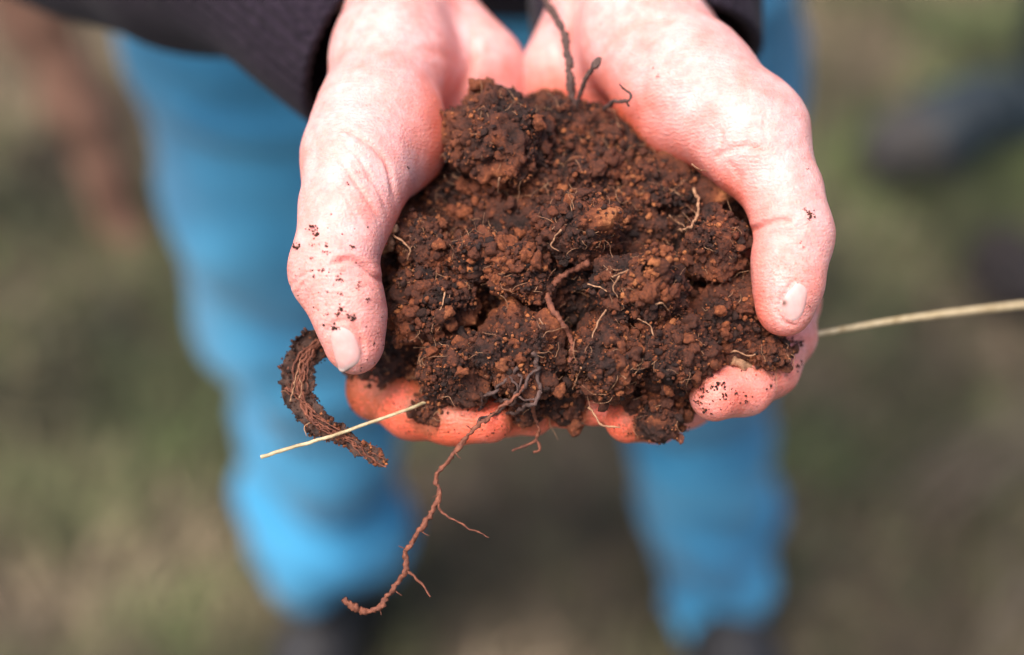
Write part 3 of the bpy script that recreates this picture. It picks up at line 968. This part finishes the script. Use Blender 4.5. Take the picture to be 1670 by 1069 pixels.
# ------------------------------------------------------------------ soil heap: mesh, clods, crumbs
heap = empty('soil_heap', to_world(P(925, 560, -70)))
tag(heap, 'crumbly reddish brown heap of soil held in two cupped hands', 'soil heap')
def tint_at(p, g, spread=0.15):
    return np.clip(0.43 + 0.16 * fbm(p, 0.07, 2, 61) + 0.15 * noise(p, 0.3, 8) + g.normal(0, spread, len(p)), 0.02, 0.98)
VS, QS = soil.mesh()
nS = soil.grad(VS)
dS = 0.9 * fbm(VS, 0.30, 3, 13) + 0.75 * fbm(VS, 0.9, 2, 19)
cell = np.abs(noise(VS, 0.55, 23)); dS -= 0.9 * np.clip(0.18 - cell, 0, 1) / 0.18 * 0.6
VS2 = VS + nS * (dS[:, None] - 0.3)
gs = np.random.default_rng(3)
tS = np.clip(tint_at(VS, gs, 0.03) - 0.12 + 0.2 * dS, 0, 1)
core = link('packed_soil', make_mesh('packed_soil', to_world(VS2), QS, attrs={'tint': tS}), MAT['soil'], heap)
core['kind'] = 'stuff'

ALLV = [VS2]; CS = []; CN = []
for k, (px, py, z, r, sq) in enumerate(CLODS):
    V, T = ICO4
    rm = rpx(r, z)
    V0 = V * np.array(sq) * rm
    c = P(px, py, z)
    pp = V0 + c
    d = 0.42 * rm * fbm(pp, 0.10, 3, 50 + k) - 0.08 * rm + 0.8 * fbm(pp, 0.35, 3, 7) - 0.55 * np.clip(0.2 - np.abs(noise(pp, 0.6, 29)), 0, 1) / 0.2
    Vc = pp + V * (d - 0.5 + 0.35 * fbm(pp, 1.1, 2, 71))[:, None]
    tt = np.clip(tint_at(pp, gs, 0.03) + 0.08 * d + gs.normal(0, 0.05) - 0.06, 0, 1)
    ALLV.append(Vc)
    pick = gs.integers(0, len(Vc), 520)
    CS.append(Vc[pick]); CN.append(V[pick])
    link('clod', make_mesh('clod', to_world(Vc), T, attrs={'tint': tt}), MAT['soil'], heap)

#
def surface_samples(V, F4, n, g):
    a, b, c, d = (V[F4[:, k]] for k in range(4))
    ar = np.linalg.norm(np.cross(c - a, d - b), axis=1) * 0.5
    i = g.choice(len(F4), n, p=ar / ar.sum())
    u, v = g.uniform(size=(2, n, 1))
    return (a[i] * (1 - u) + b[i] * u) * (1 - v) + (d[i] * (1 - u) + c[i] * u) * v
S = surface_samples(VS, QS, 90000, gs)
nn = soil.grad(S)
inside = np.minimum(hL.sample(S), hR.sample(S))
ok = (nn @ UPW > -0.45) & (nn[:, 2] > -0.4) & (inside > -0.8)
S, nn = S[ok], nn[ok]
dens = fbm(S, 0.12, 2, 91)
keep = gs.uniform(size=len(S)) < np.clip(0.62 + 0.55 * dens, 0.18, 1)
S, nn = S[keep], nn[keep]
if len(S) > 20000: S, nn = S[:20000], nn[:20000]
CS = np.concatenate(CS); CN = np.concatenate(CN)
ok = (CN[:, 2] > -0.3) & (np.minimum(hL.sample(CS), hR.sample(CS)) > -0.5)
S = np.concatenate([S, CS[ok]]); nn = np.concatenate([nn, CN[ok]])
rad = np.clip(np.exp(gs.normal(-1.0, 0.45, len(S))), 0.15, 1.25)
tail = gs.uniform(size=len(S)) < 0.02
rad[tail] = gs.uniform(0.95, 1.75, tail.sum())
rad *= np.clip(1 + 0.5 * noise(S, 0.1, 97), 0.6, 1.5)
tn = tint_at(S, gs, 0.21) + 0.04
C = S + nn * (rad * gs.uniform(0.0, 1.1, len(S)))[:, None]
pxx, pyy = to_px(C)
big = np.argsort(-(rad * (nn[:, 2] > 0.15)))[:280]
rest = np.setdiff1d(np.arange(len(S)), big)
V, T, A = crumb_cloud(C[rest], rad[rest], tn[rest], LUMPS1, 5)
gf = np.random.default_rng(15)
j_ = gf.integers(0, len(S), 34000)
dirs = gf.normal(size=(34000, 3)); dirs /= np.linalg.norm(dirs, axis=1, keepdims=True)
dirs = dirs + nn[j_] * 0.8
fc = C[j_] + dirs * (rad[j_] * gf.uniform(0.7, 1.5, 34000))[:, None]
fr = gf.uniform(0.08, 0.28, 34000)
v0, t0_, a0 = crumb_cloud(fc, fr, np.clip(tn[j_] + gf.normal(0.06, 0.2, 34000), 0, 1), LUMPS0, 6)
T = np.concatenate([T, t0_ + len(V)]); V = np.concatenate([V, v0]); A = np.concatenate([A, a0])
cr = link('crumbs', make_mesh('crumbs', to_world(V), T, attrs={'tint': A}), MAT['soil'], heap)
cr['kind'] = 'stuff'
lump_me = []
Rcam = np.stack([RGT, UPV, -FWD], 1)
for k, (LV, LT) in enumerate(LUMPS2):
    lump_me.append(make_mesh('crumb', LV * 0.001, LT)); lump_me[-1].materials.append(MAT['crumb'])
cw = to_world(C)
heap_inv = Matrix.Translation(-heap.location)
for i in big:
    o = bpy.data.objects.new('crumb', lump_me[i % len(lump_me)])
    col.objects.link(o)
    o.parent = heap; o.matrix_parent_inverse = heap_inv
    o.location = cw[i]; s = rad[i] * 1.1; o.scale = (s, s, s)
    o.rotation_euler = (random.uniform(0, 6), random.uniform(0, 6), random.uniform(0, 6))

# ------------------------------------------------------------------ roots
ZMAP = np.full((340, 220), -60.0)       # outermost earth seen along each line, so that roots lie on it
_av = np.concatenate(ALLV); _ax, _ay = to_px(_av)
_m = (_ax > 0) & (_ax < 1690) & (_ay > 0) & (_ay < 1090)
np.maximum.at(ZMAP, ((_ax[_m] / 5).astype(int), (_ay[_m] / 5).astype(int)), _av[_m][:, 2])

def on_soil(px, py, lift):
    px = np.asarray(px, float); py = np.asarray(py, float)
    i = (px / 5).astype(int); j = (py / 5).astype(int)
    h = np.max([ZMAP[i + a, j + b] for a in (-1, 0, 1) for b in (-1, 0, 1)], axis=0)
    return P(px, py, h + lift)

def strand(pts, r0, r1, seed, lift=0.5, wig=0.5, n=None, sides=6, bmp=0.5, vary=0.25):
    """pts of (px,py) lie on the heap; pts of (px,py,z) hang free"""
    pts = [tuple(p) for p in pts]
    Z = []
    for p in pts:
        if len(p) == 3: Z.append(P(*p))
        else: Z.append(on_soil([p[0]], [p[1]], lift)[0])
    Z = np.array(Z)
    L = np.linalg.norm(np.diff(Z, axis=0), axis=1).sum()
    n = n or int(max(8, L / 0.5))
    Cc = spline(Z, n)
    w = np.stack([noise(Cc + k * 31.7, 0.35, seed + k) + 0.5 * noise(Cc + k * 11.7, 0.9, seed + k) for k in range(3)], -1)
    Cc = Cc + wig * w * np.clip(np.minimum(np.arange(n), n - 1 - np.arange(n)) / 3.0, 0, 1)[:, None]
    t = np.linspace(0, 1, n)
    rr = (r0 + (r1 - r0) * t) * (1 + vary * noise(Cc, 0.8, seed + 5))
    return tube(Cc, rr, sides, bmp, seed, 1.6)

def root_obj(name, strands, mat, parent=None, label=None, cat=None, group=None):
    V, Q, T = join(strands)
    o = link(name, make_mesh(name, to_world(V), [Q, T]), mat, parent)
    return tag(o, label, cat, group)

# the long root that hangs below the heap
hr_ = empty('hanging_root', to_world(P(790, 678, 2)))
tag(hr_, 'long forked reddish root dangling below the heap against the left trouser leg', 'root')
root_obj('main_root', [strand([(866, 618), (850, 638, 4), (832, 655, 5), (812, 670, 5), (795, 682, 4), (770, 702, 4), (742, 738, 4), (718, 768, 4), (710, 782, 4), (716, 805, 4), (706, 832, 4), (686, 866, 5), (664, 898, 5), (660, 930, 5), (643, 962, 6), (618, 990, 6), (600, 998, 6), (580, 995, 6), (561, 976, 7)], 0.5, 0.85, 3, wig=0.45, sides=9, bmp=0.8), *[strand([a_, b_], 0.2, 0.07, 300 + q_, wig=0.3) for q_, (a_, b_) in enumerate([((742, 738, 4), (752, 748, 5)), ((716, 805, 4), (704, 812, 5)), ((686, 866, 5), (700, 874, 6)), ((664, 898, 5), (650, 890, 6)), ((643, 962, 6), (656, 972, 6)), ((618, 990, 6), (622, 1004, 6)), ((770, 702, 4), (760, 694, 5))])]], MAT['root'], hr_)
root_obj('side_root', [strand([(715, 803, 4), (714, 822, 4), (722, 837, 4), (745, 852, 5), (770, 864, 5), (797, 877, 6)], 0.42, 0.16, 5, wig=0.4, sides=7)], MAT['root'], hr_)
root_obj('side_root', [strand([(660, 930, 5), (672, 937, 5), (682, 950, 5), (692, 962, 5), (702, 974, 6)], 0.55, 0.18, 7, wig=0.4, sides=7)], MAT['root'], hr_)

# flat peeling strip of root curling out from behind the thumb
def ribbon(pts, widths, thick, twist, seed):
    pr = spline(np.array([(*P(*p), w, tw) for p, w, tw in zip(pts, widths, twist)]), 110)
    Cc, wd, tw = pr[:, :3], pr[:, 3], pr[:, 4]
    T, _, _ = frames(Cc)
    zc = np.array([0, 0, 1.0]) - T * T[:, 2:3]; zc /= np.linalg.norm(zc, axis=1, keepdims=True)
    side = np.cross(T, zc)
    ca, sa = np.cos(tw)[:, None], np.sin(tw)[:, None]
    U = ca * side + sa * zc; Nn = -sa * side + ca * zc
    k = 16; a = np.arange(k) * 2 * np.pi / k
    V = Cc[:, None] + (wd[:, None, None] / 2) * np.cos(a)[None, :, None] * U[:, None] + thick * np.sin(a)[None, :, None] * Nn[:, None]
    V = V - (Nn * wd[:, None] * 0.16)[:, None] * (np.cos(a) ** 2)[None, :, None] * -1
    f = V.reshape(-1, 3)
    f = f + np.stack([0.9 * fbm(f + 9 * q, 0.35, 3, seed + q) + 0.35 * fbm(f + 5 * q, 1.2, 2, seed + q) for q in range(3)], -1)
    n = 110
    i = np.arange(n - 1)[:, None] * k; j = np.arange(k)[None]; j2 = (j + 1) % k
    Q = np.stack([i + j, i + j2, i + k + j2, i + k + j], -1).reshape(-1, 4)
    f = np.concatenate([f, Cc[:1], Cc[-1:]]); jj = np.arange(k); b = (n - 1) * k
    Tt = np.concatenate([np.stack([np.full(k, n * k), (jj + 1) % k, jj], -1), np.stack([np.full(k, n * k + 1), b + jj, b + (jj + 1) % k], -1)])
    return f, Q, Tt
rs = empty('root_peel', to_world(P(560, 712, 0)))
tag(rs, 'curled flat strip of dark root bark hanging beside the left thumb', 'root')
rp = [(560, 540, -16), (528, 548, -15), (503, 568, -13), (486, 600, -11), (484, 635, -9), (496, 664, -7), (520, 690, -5), (555, 708, -4), (592, 732, -2), (628, 755, 0)]
V, Q, T = ribbon(rp, [8.5, 9.5, 10, 8.6, 9.2, 7.2, 8.0, 4.8, 5.0, 2.8], 0.5, [0.5, 0.5, 0.35, 0.25, 0.1, -0.1, -0.3, -0.4, -0.3, -0.2], 5)
root_obj('strip', [(V, Q, T)], MAT['peel'], rs)
gp = np.random.default_rng(9)
fib = []
for q_ in range(16):                                     # fibres of the torn bark
    i0 = int(gp.integers(0, 5)); i1 = int(gp.integers(i0 + 4, 11)); off = gp.uniform(-20, 20)
    pp_ = [(x + off * (0.9 if y < 660 else 0.25), y + off * (0.1 if y < 660 else 0.75), z + gp.uniform(1.0, 2.2)) for x, y, z in rp[i0:i1]]
    fib.append(strand(pp_, gp.uniform(0.18, 0.42), 0.12, 400 + q_, wig=0.8))
root_obj('fibre', fib, MAT['root'], rs)['kind'] = 'stuff'
gk = np.random.default_rng(21)
idx = gk.integers(0, len(V) - 2, 800)
cc = V[idx] + gk.normal(0, 0.35, (800, 3)); rd = np.clip(np.exp(gk.normal(-1.3, 0.45, 800)), 0.15, 0.9)
v2, t2, a2 = crumb_cloud(cc, rd, np.clip(gk.normal(0.24, 0.2, 800) + 0.42 * np.clip((to_px(cc)[1] - 650) / 80, 0, 1), 0, 1), LUMPS1, 8)
o = link('clinging_soil', make_mesh('clinging_soil', to_world(v2), t2, attrs={'tint': a2}), MAT['soil'], rs); o['kind'] = 'stuff'
root_obj('root_hair', [strand([(474, 655, -4), (478, 630, -3), (484, 610, -2), (490, 585, -1)], 0.3, 0.12, 1), strand([(488, 650, -2), (492, 628, -1), (486, 612, 0)], 0.25, 0.1, 2),
                       strand([(470, 640, -6), (464, 636, -5), (458, 640, -4)], 0.2, 0.1, 3), strand([(505, 690, -2), (498, 700, -1), (500, 712, 0)], 0.2, 0.1, 4)], MAT['proot'], rs)

root_obj('straw_stem', [strand([(425, 746, 2), (480, 729, 1), (540, 712, 0), (565, 703, -1), (620, 684, -3), (665, 668, -6), (695, 656, -10)], 0.55, 0.46, 12, wig=0.12, sides=10, bmp=0.0, vary=0.08)], MAT['straw'], None,
         'thin dry straw stem lying across the curled root strip', 'straw')
root_obj('straw_stem', [strand([(1255, 562, -34), (1300, 551, -36), (1360, 540, -40), (1440, 526, -46), (1540, 512, -54), (1680, 496, -66), (1800, 484, -76)], 0.7, 1.35, 14, wig=0.1, sides=10, bmp=0.0, vary=0.06)], MAT['straw'], None,
         'long pale straw stem sticking out behind the right thumb', 'straw')
root_obj('upright_root', [strand([(876, -40, -52), (890, 0, -42), (906, 28, -36), (922, 62, -30), (928, 100, -27), (930, 135, -26), (936, 175, -28)], 1.0, 1.15, 16, wig=0.3, sides=8)], MAT['droot'], None,
         'thin dark root rising between the wrists from the top of the soil', 'root')
ru = empty('budded_root', to_world(P(945, 160, -25)))
tag(ru, 'short dark root tipped with a bud at the top of the soil', 'root')
root_obj('stalk', [strand([(940, 175, -27), (948, 150, -22), (956, 128, -18), (968, 108, -15)], 0.8, 0.6, 18, wig=0.2)], MAT['droot'], ru)
bv_, bt_ = lump(ICO2, 333, 0.3)
link('bud', make_mesh('bud', to_world((bv_ * np.array([0.9, 1.9, 0.9])) @ np.array([[.8, -.6, 0], [.6, .8, 0], [0, 0, 1.]]) + P(972, 104, -14)), bt_), MAT['droot'], ru)
root_obj('curled_root', [strand([(985, 178, -24), (1000, 166, -17), (1014, 166, -14), (1026, 165, -12), (1027, 153, -12), (1018, 145, -12), (1010, 138, -12)], 0.8, 0.25, 20, wig=0.3), strand([(1022, 166, -13), (1026, 174, -13)], 0.4, 0.2, 21)], MAT['droot'], None,
         'tiny curled dark rootlet against the right palm at the top of the soil', 'root')

# roots woven into the heap
S_ = strand
root_obj('root', [S_([(960, 428), (930, 443), (905, 458), (895, 480), (903, 505), (918, 530), (932, 552), (935, 578), (928, 592)], 1.1, 0.55, 30, 0.5)], MAT['root'], heap)
root_obj('root', [S_([(1130, 308), (1140, 330), (1138, 352), (1125, 370), (1105, 378)], 0.5, 0.35, 32, 0.8)], MAT['proot'], heap)
root_obj('root', [S_([(868, 575), (878, 610), (880, 640), (862, 662), (835, 672), (805, 682)], 0.68, 0.48, 34, 0.9, 0.9, bmp=0.25), S_([(845, 600), (815, 630), (790, 650), (785, 680)], 0.58, 0.33, 35, 0.9, 0.9, bmp=0.25), S_([(780, 690, 2), (820, 668), (850, 640), (845, 610)], 0.54, 0.30, 36, 1.1, 0.9, bmp=0.25),
                  S_([(790, 676), (830, 660), (872, 650)], 0.43, 0.21, 37, 1.2, 0.9, bmp=0.25), S_([(880, 600), (862, 625), (832, 648), (800, 660), (782, 672)], 0.50, 0.27, 38, 1.3, 1.0, bmp=0.25), S_([(830, 615), (842, 640), (868, 655), (884, 640)], 0.40, 0.21, 39, 1.3, 1.0, bmp=0.25), S_([(800, 640), (812, 655), (806, 676), (790, 690, 2)], 0.36, 0.24, 43, 1.3, 0.9, bmp=0.25)], MAT['droot'], heap)
root_obj('root', [S_([(1195, 588), (1212, 596), (1226, 604), (1240, 612)], 1.25, 1.6, 38, 1.0, wig=0.2, sides=9)], MAT['proot'], heap)['label'] = 'broken pale root stub'
root_obj('root', [S_([(648, 372), (640, 374), (634, 384), (638, 398), (626, 411)], 1.5, 0.9, 40, 1.5, wig=0.2), S_([(640, 382), (655, 392), (668, 405), (664, 425)], 0.35, 0.2, 41, 1.5), S_([(640, 405), (622, 412), (608, 416)], 0.3, 0.2, 42, 1.5)], MAT['proot'], heap)
for k, pts in enumerate([[(880, 520), (884, 532), (892, 542)], [(958, 464), (975, 466), (990, 476)], [(990, 505), (975, 525), (966, 552)], [(1040, 520), (1058, 532), (1066, 548)], [(1092, 352), (1105, 362), (1116, 370)],
                         [(728, 470), (722, 498), (706, 522)], [(915, 375), (900, 400), (912, 410)], [(990, 440), (1000, 452), (1012, 446), (1025, 440)], [(1060, 500), (1078, 495), (1092, 508)], [(948, 600), (938, 620), (934, 636)],
                         [(1190, 575), (1205, 572), (1220, 580), (1232, 578)], [(1128, 268, -2), (1142, 278, -4), (1155, 280, -8)], [(1010, 450), (1000, 470), (1008, 486)], [(815, 290), (812, 305), (816, 318)], [(760, 300), (748, 292), (738, 285)]]):
    root_obj('root', [S_(pts, 0.27, 0.15, 50 + k, 0.6, 0.4)], MAT['proot'], heap)
root_obj('root', [S_([(868, 652), (874, 682, -6), (880, 700, -8), (876, 718, -10), (882, 732, -9), (870, 738, -8)], 0.6, 0.4, 70, wig=0.4), S_([(876, 718, -10), (855, 728, -9), (835, 736, -8)], 0.5, 0.25, 71, wig=0.4)], MAT['root'], heap)
root_obj('root', [S_([(960, 665, -2), (975, 685, 0), (990, 695, 1), (1012, 697, 2)], 0.35, 0.2, 72)], MAT['proot'], heap)
tag(root_obj('dangling_crumb', [S_([(1085, 690, -10), (1100, 700, -10), (1110, 712, -10)], 0.16, 0.12, 73), (lump(ICO2, 401)[0] * np.array([1.0, 1.4, 1.0]) + P(1110, 716, -10), np.zeros((0, 4), int), lump(ICO2, 401)[1])], MAT['root'], None),
    'single crumb of soil dangling on a fine hair below the right hand', 'crumb')

# fine root hairs: nobody could count them
gh = np.random.default_rng(77)
hairs = []
sel = gh.choice(len(S), 900, replace=False)
for i in sel:
    if nn[i, 2] < -0.1: continue
    p = S[i]; L = gh.uniform(2, 8.5)
    d = gh.normal(size=3); d -= nn[i] * (d @ nn[i]) * 0.8; d /= np.linalg.norm(d)
    q = [p + nn[i] * 0.3]
    for st in range(4):
        d = d + gh.normal(0, 0.45, 3); d /= np.linalg.norm(d)
        nx_ = q[-1] + d * L / 4
        sd_ = soil.sample(nx_[None])[0]
        if sd_ < 0.5: nx_ = nx_ + soil.grad(nx_[None])[0] * (0.7 - sd_)
        q.append(nx_)
    cc = spline(np.array(q), 10)
    hairs.append(tube(cc, np.linspace(0.11, 0.05, 10), 4))
V, Q, T = join(hairs)
hh_ = link('root_hairs', make_mesh('root_hairs', to_world(V), [Q, T]), MAT['proot'], heap); hh_['kind'] = 'stuff'

# specks of soil stuck to the skin
spk = [(514, 376, 9), (516, 384, 6), (488, 404, 7), (510, 400, 3), (531, 397, 3), (528, 412, 3), (535, 412, 3), (510, 422, 3), (575, 404, 4), (508, 441, 2.5), (521, 441, 2.5), (528, 441, 4), (511, 450, 3), (493, 461, 2.5),
       (552, 456, 4), (558, 458, 2.5), (585, 466, 4), (584, 472, 3), (533, 476, 2.5), (558, 481, 4), (597, 490, 5), (556, 503, 5), (552, 512, 4), (565, 513, 4), (573, 518, 6), (577, 522, 4), (534, 512, 3), (545, 533, 5), (549, 534, 4),
       (622, 516, 2.5), (597, 532, 2), (616, 545, 3), (610, 560, 4), (623, 562, 3), (587, 612, 4), (545, 620, 7), (556, 617, 6), (566, 300, 3), (585, 280, 2), (540, 350, 2), (665, 272, 3), (506, 655, 3)]
spr = [(1316, 347, 4), (1322, 353, 5), (1312, 341, 3), (1326, 350, 3), (1319, 357, 3), (1310, 403, 2), (1305, 395, 2), (1318, 276, 2), (1072, 125, 2.5), (1065, 112, 2), (1042, 192, 3), (1292, 556, 5), (1304, 560, 6), (1298, 565, 4), (1300, 598, 6), (1306, 592, 4),
       (1320, 500, 3), (1140, 655, 6), (1150, 640, 8), (1165, 632, 8), (1180, 645, 4), (1200, 640, 4), (1150, 670, 5), (1215, 655, 4), (1176, 628, 7), (1160, 690, 3)]
C1, R1 = [], []
for f, lst in ((hL, spk), (hR, spr)):
    a = np.array(lst); hp = f.hit(a[:, 0], a[:, 1])
    for p, s in zip(hp, a[:, 2]):
        if p[2] < -90: continue
        for _ in range(int(3 + s * 1.6)):
            C1.append(p + np.array([*gh.normal(0, s * 0.10, 2), 0.3])); R1.append(gh.uniform(0.25, 0.9) * min(s, 6) * 0.075)
# a scatter of finer grains along the fingers and thumb
for f, box, n_ in ((hL, (480, 620, 370, 610), 70), (hL, (570, 830, 655, 712), 120), (hR, (1130, 1290, 600, 680), 70), (hR, (1000, 1090, 690, 712), 40)):
    x = gh.uniform(box[0], box[1], n_); y = gh.uniform(box[2], box[3], n_)
    hp = f.hit(x, y)
    good = np.abs(f.sample(hp)) < 0.6
    for p in hp[good]: C1.append(p + np.array([0, 0, 0.2])); R1.append(abs(gh.normal(0, 0.11)) + 0.06)
V, T, A = crumb_cloud(np.array(C1), np.array(R1), np.clip(gh.normal(0.3, 0.17, len(C1)), 0, 1), LUMPS1, 31)
tag(link('soil_specks', make_mesh('soil_specks', to_world(V), T, attrs={'tint': A}), MAT['soil']), 'dark specks of soil stuck to the skin of thumbs and fingers', 'soil', kind='stuff')

# ------------------------------------------------------------------ things on the ground behind
# weathered stake behind the left leg
def stake():
    foot = G(222, 385, 0.0); top = foot + np.array([-0.12, 0.02, 0.62])
    root = empty('wooden_stake', foot)
    tag(root, 'reddish brown split wooden stake standing beside the left trouser leg', 'stake')
    m = root_material('stake_wood', (0.13, 0.062, 0.040), (0.25, 0.13, 0.088), 12, 0.8)
    for sgn in (-1, 1):
        Cc = spline(np.array([foot + np.array([sgn * 0.004, 0, -0.05]), foot * 0.7 + top * 0.3 + np.array([sgn * 0.011, 0, 0]), foot * 0.4 + top * 0.6 + np.array([sgn * 0.024, 0, 0]), top + np.array([sgn * 0.040, 0, 0])]), 40)
        V, Q, T = tube(Cc, np.linspace(0.022, 0.034, 40), 12, 0.35, 5 + sgn, 20)
        link('split_half', make_mesh('split_half', V, [Q, T]), m, root)
stake()
# boot standing in the grass
bp_ = G(1620, 235, 0.0)
br = empty('boot', bp_)
tag(br, 'dark slate boot with muddy toe standing in the grass', 'boot')
for n_, me, m_ in shoe('boot', (bp_[0] + 0.03, bp_[1], -0.002), R(-68), (MAT['boot'], MAT['sole'], MAT['toe']), shaft=0.13, s=1.3):
    link(n_, me, m_, br)
# dark clod lying in the grass
cp = G(1650, 470, 0.0)
V, T = lump(ICO4, 512, 0.35)
me = make_mesh('earth_clod', V * np.array([0.09, 0.06, 0.055]) + cp + np.array([0, 0, 0.02]), T)
tag(link('earth_clod', me, plain('dark_earth', (0.014, 0.009, 0.008), 0.9, 60, 0.4)), 'dark clod of earth lying in the grass', 'clod')
# tall dry stems
def dry_stem(a, b, bend, r, label):
    m_ = (np.array(a) + np.array(b)) / 2 + np.array(bend)
    Cc = spline(np.array([a, m_, b]), 24)
    V, Q, T = tube(Cc, np.linspace(r, r * 0.5, 24), 6)
    tag(link('dry_stem', make_mesh('dry_stem', V, [Q, T]), MAT['straw']), label, 'grass stem')
def tuft(px, py, dx, n, L, seed, label):
    g = np.random.default_rng(seed); base = G(px, py, 0.0); parts = []
    for _ in range(n):
        d = np.array([dx + g.normal(0, 0.18), 0.35 + g.normal(0, 0.2), 0.55 + g.normal(0, 0.15)]); d /= np.linalg.norm(d)
        l = L * g.uniform(0.6, 1.1); b = base + np.array([g.normal(0, 0.03), g.normal(0, 0.03), -0.01])
        Cc = spline(np.array([b, b + d * l * 0.5 + np.array([0, 0, 0.01]), b + d * l + np.array([0.02 * dx, 0, -0.03])]), 9)
        parts.append(tube(Cc, np.linspace(0.0028, 0.0012, 9), 5))
    V, Q, T = join(parts)
    tag(link('dry_grass_tuft', make_mesh('dry_grass_tuft', V, [Q, T]), MAT['thatch']), label, 'grass tuft')
tuft(1490, 800, 1.0, 20, 0.26, 5, 'pale dry grass tuft leaning over the green turf')
tuft(1640, 1085, 0.25, 10, 0.17, 6, 'small upright tuft of dry grass at the edge of the turf')
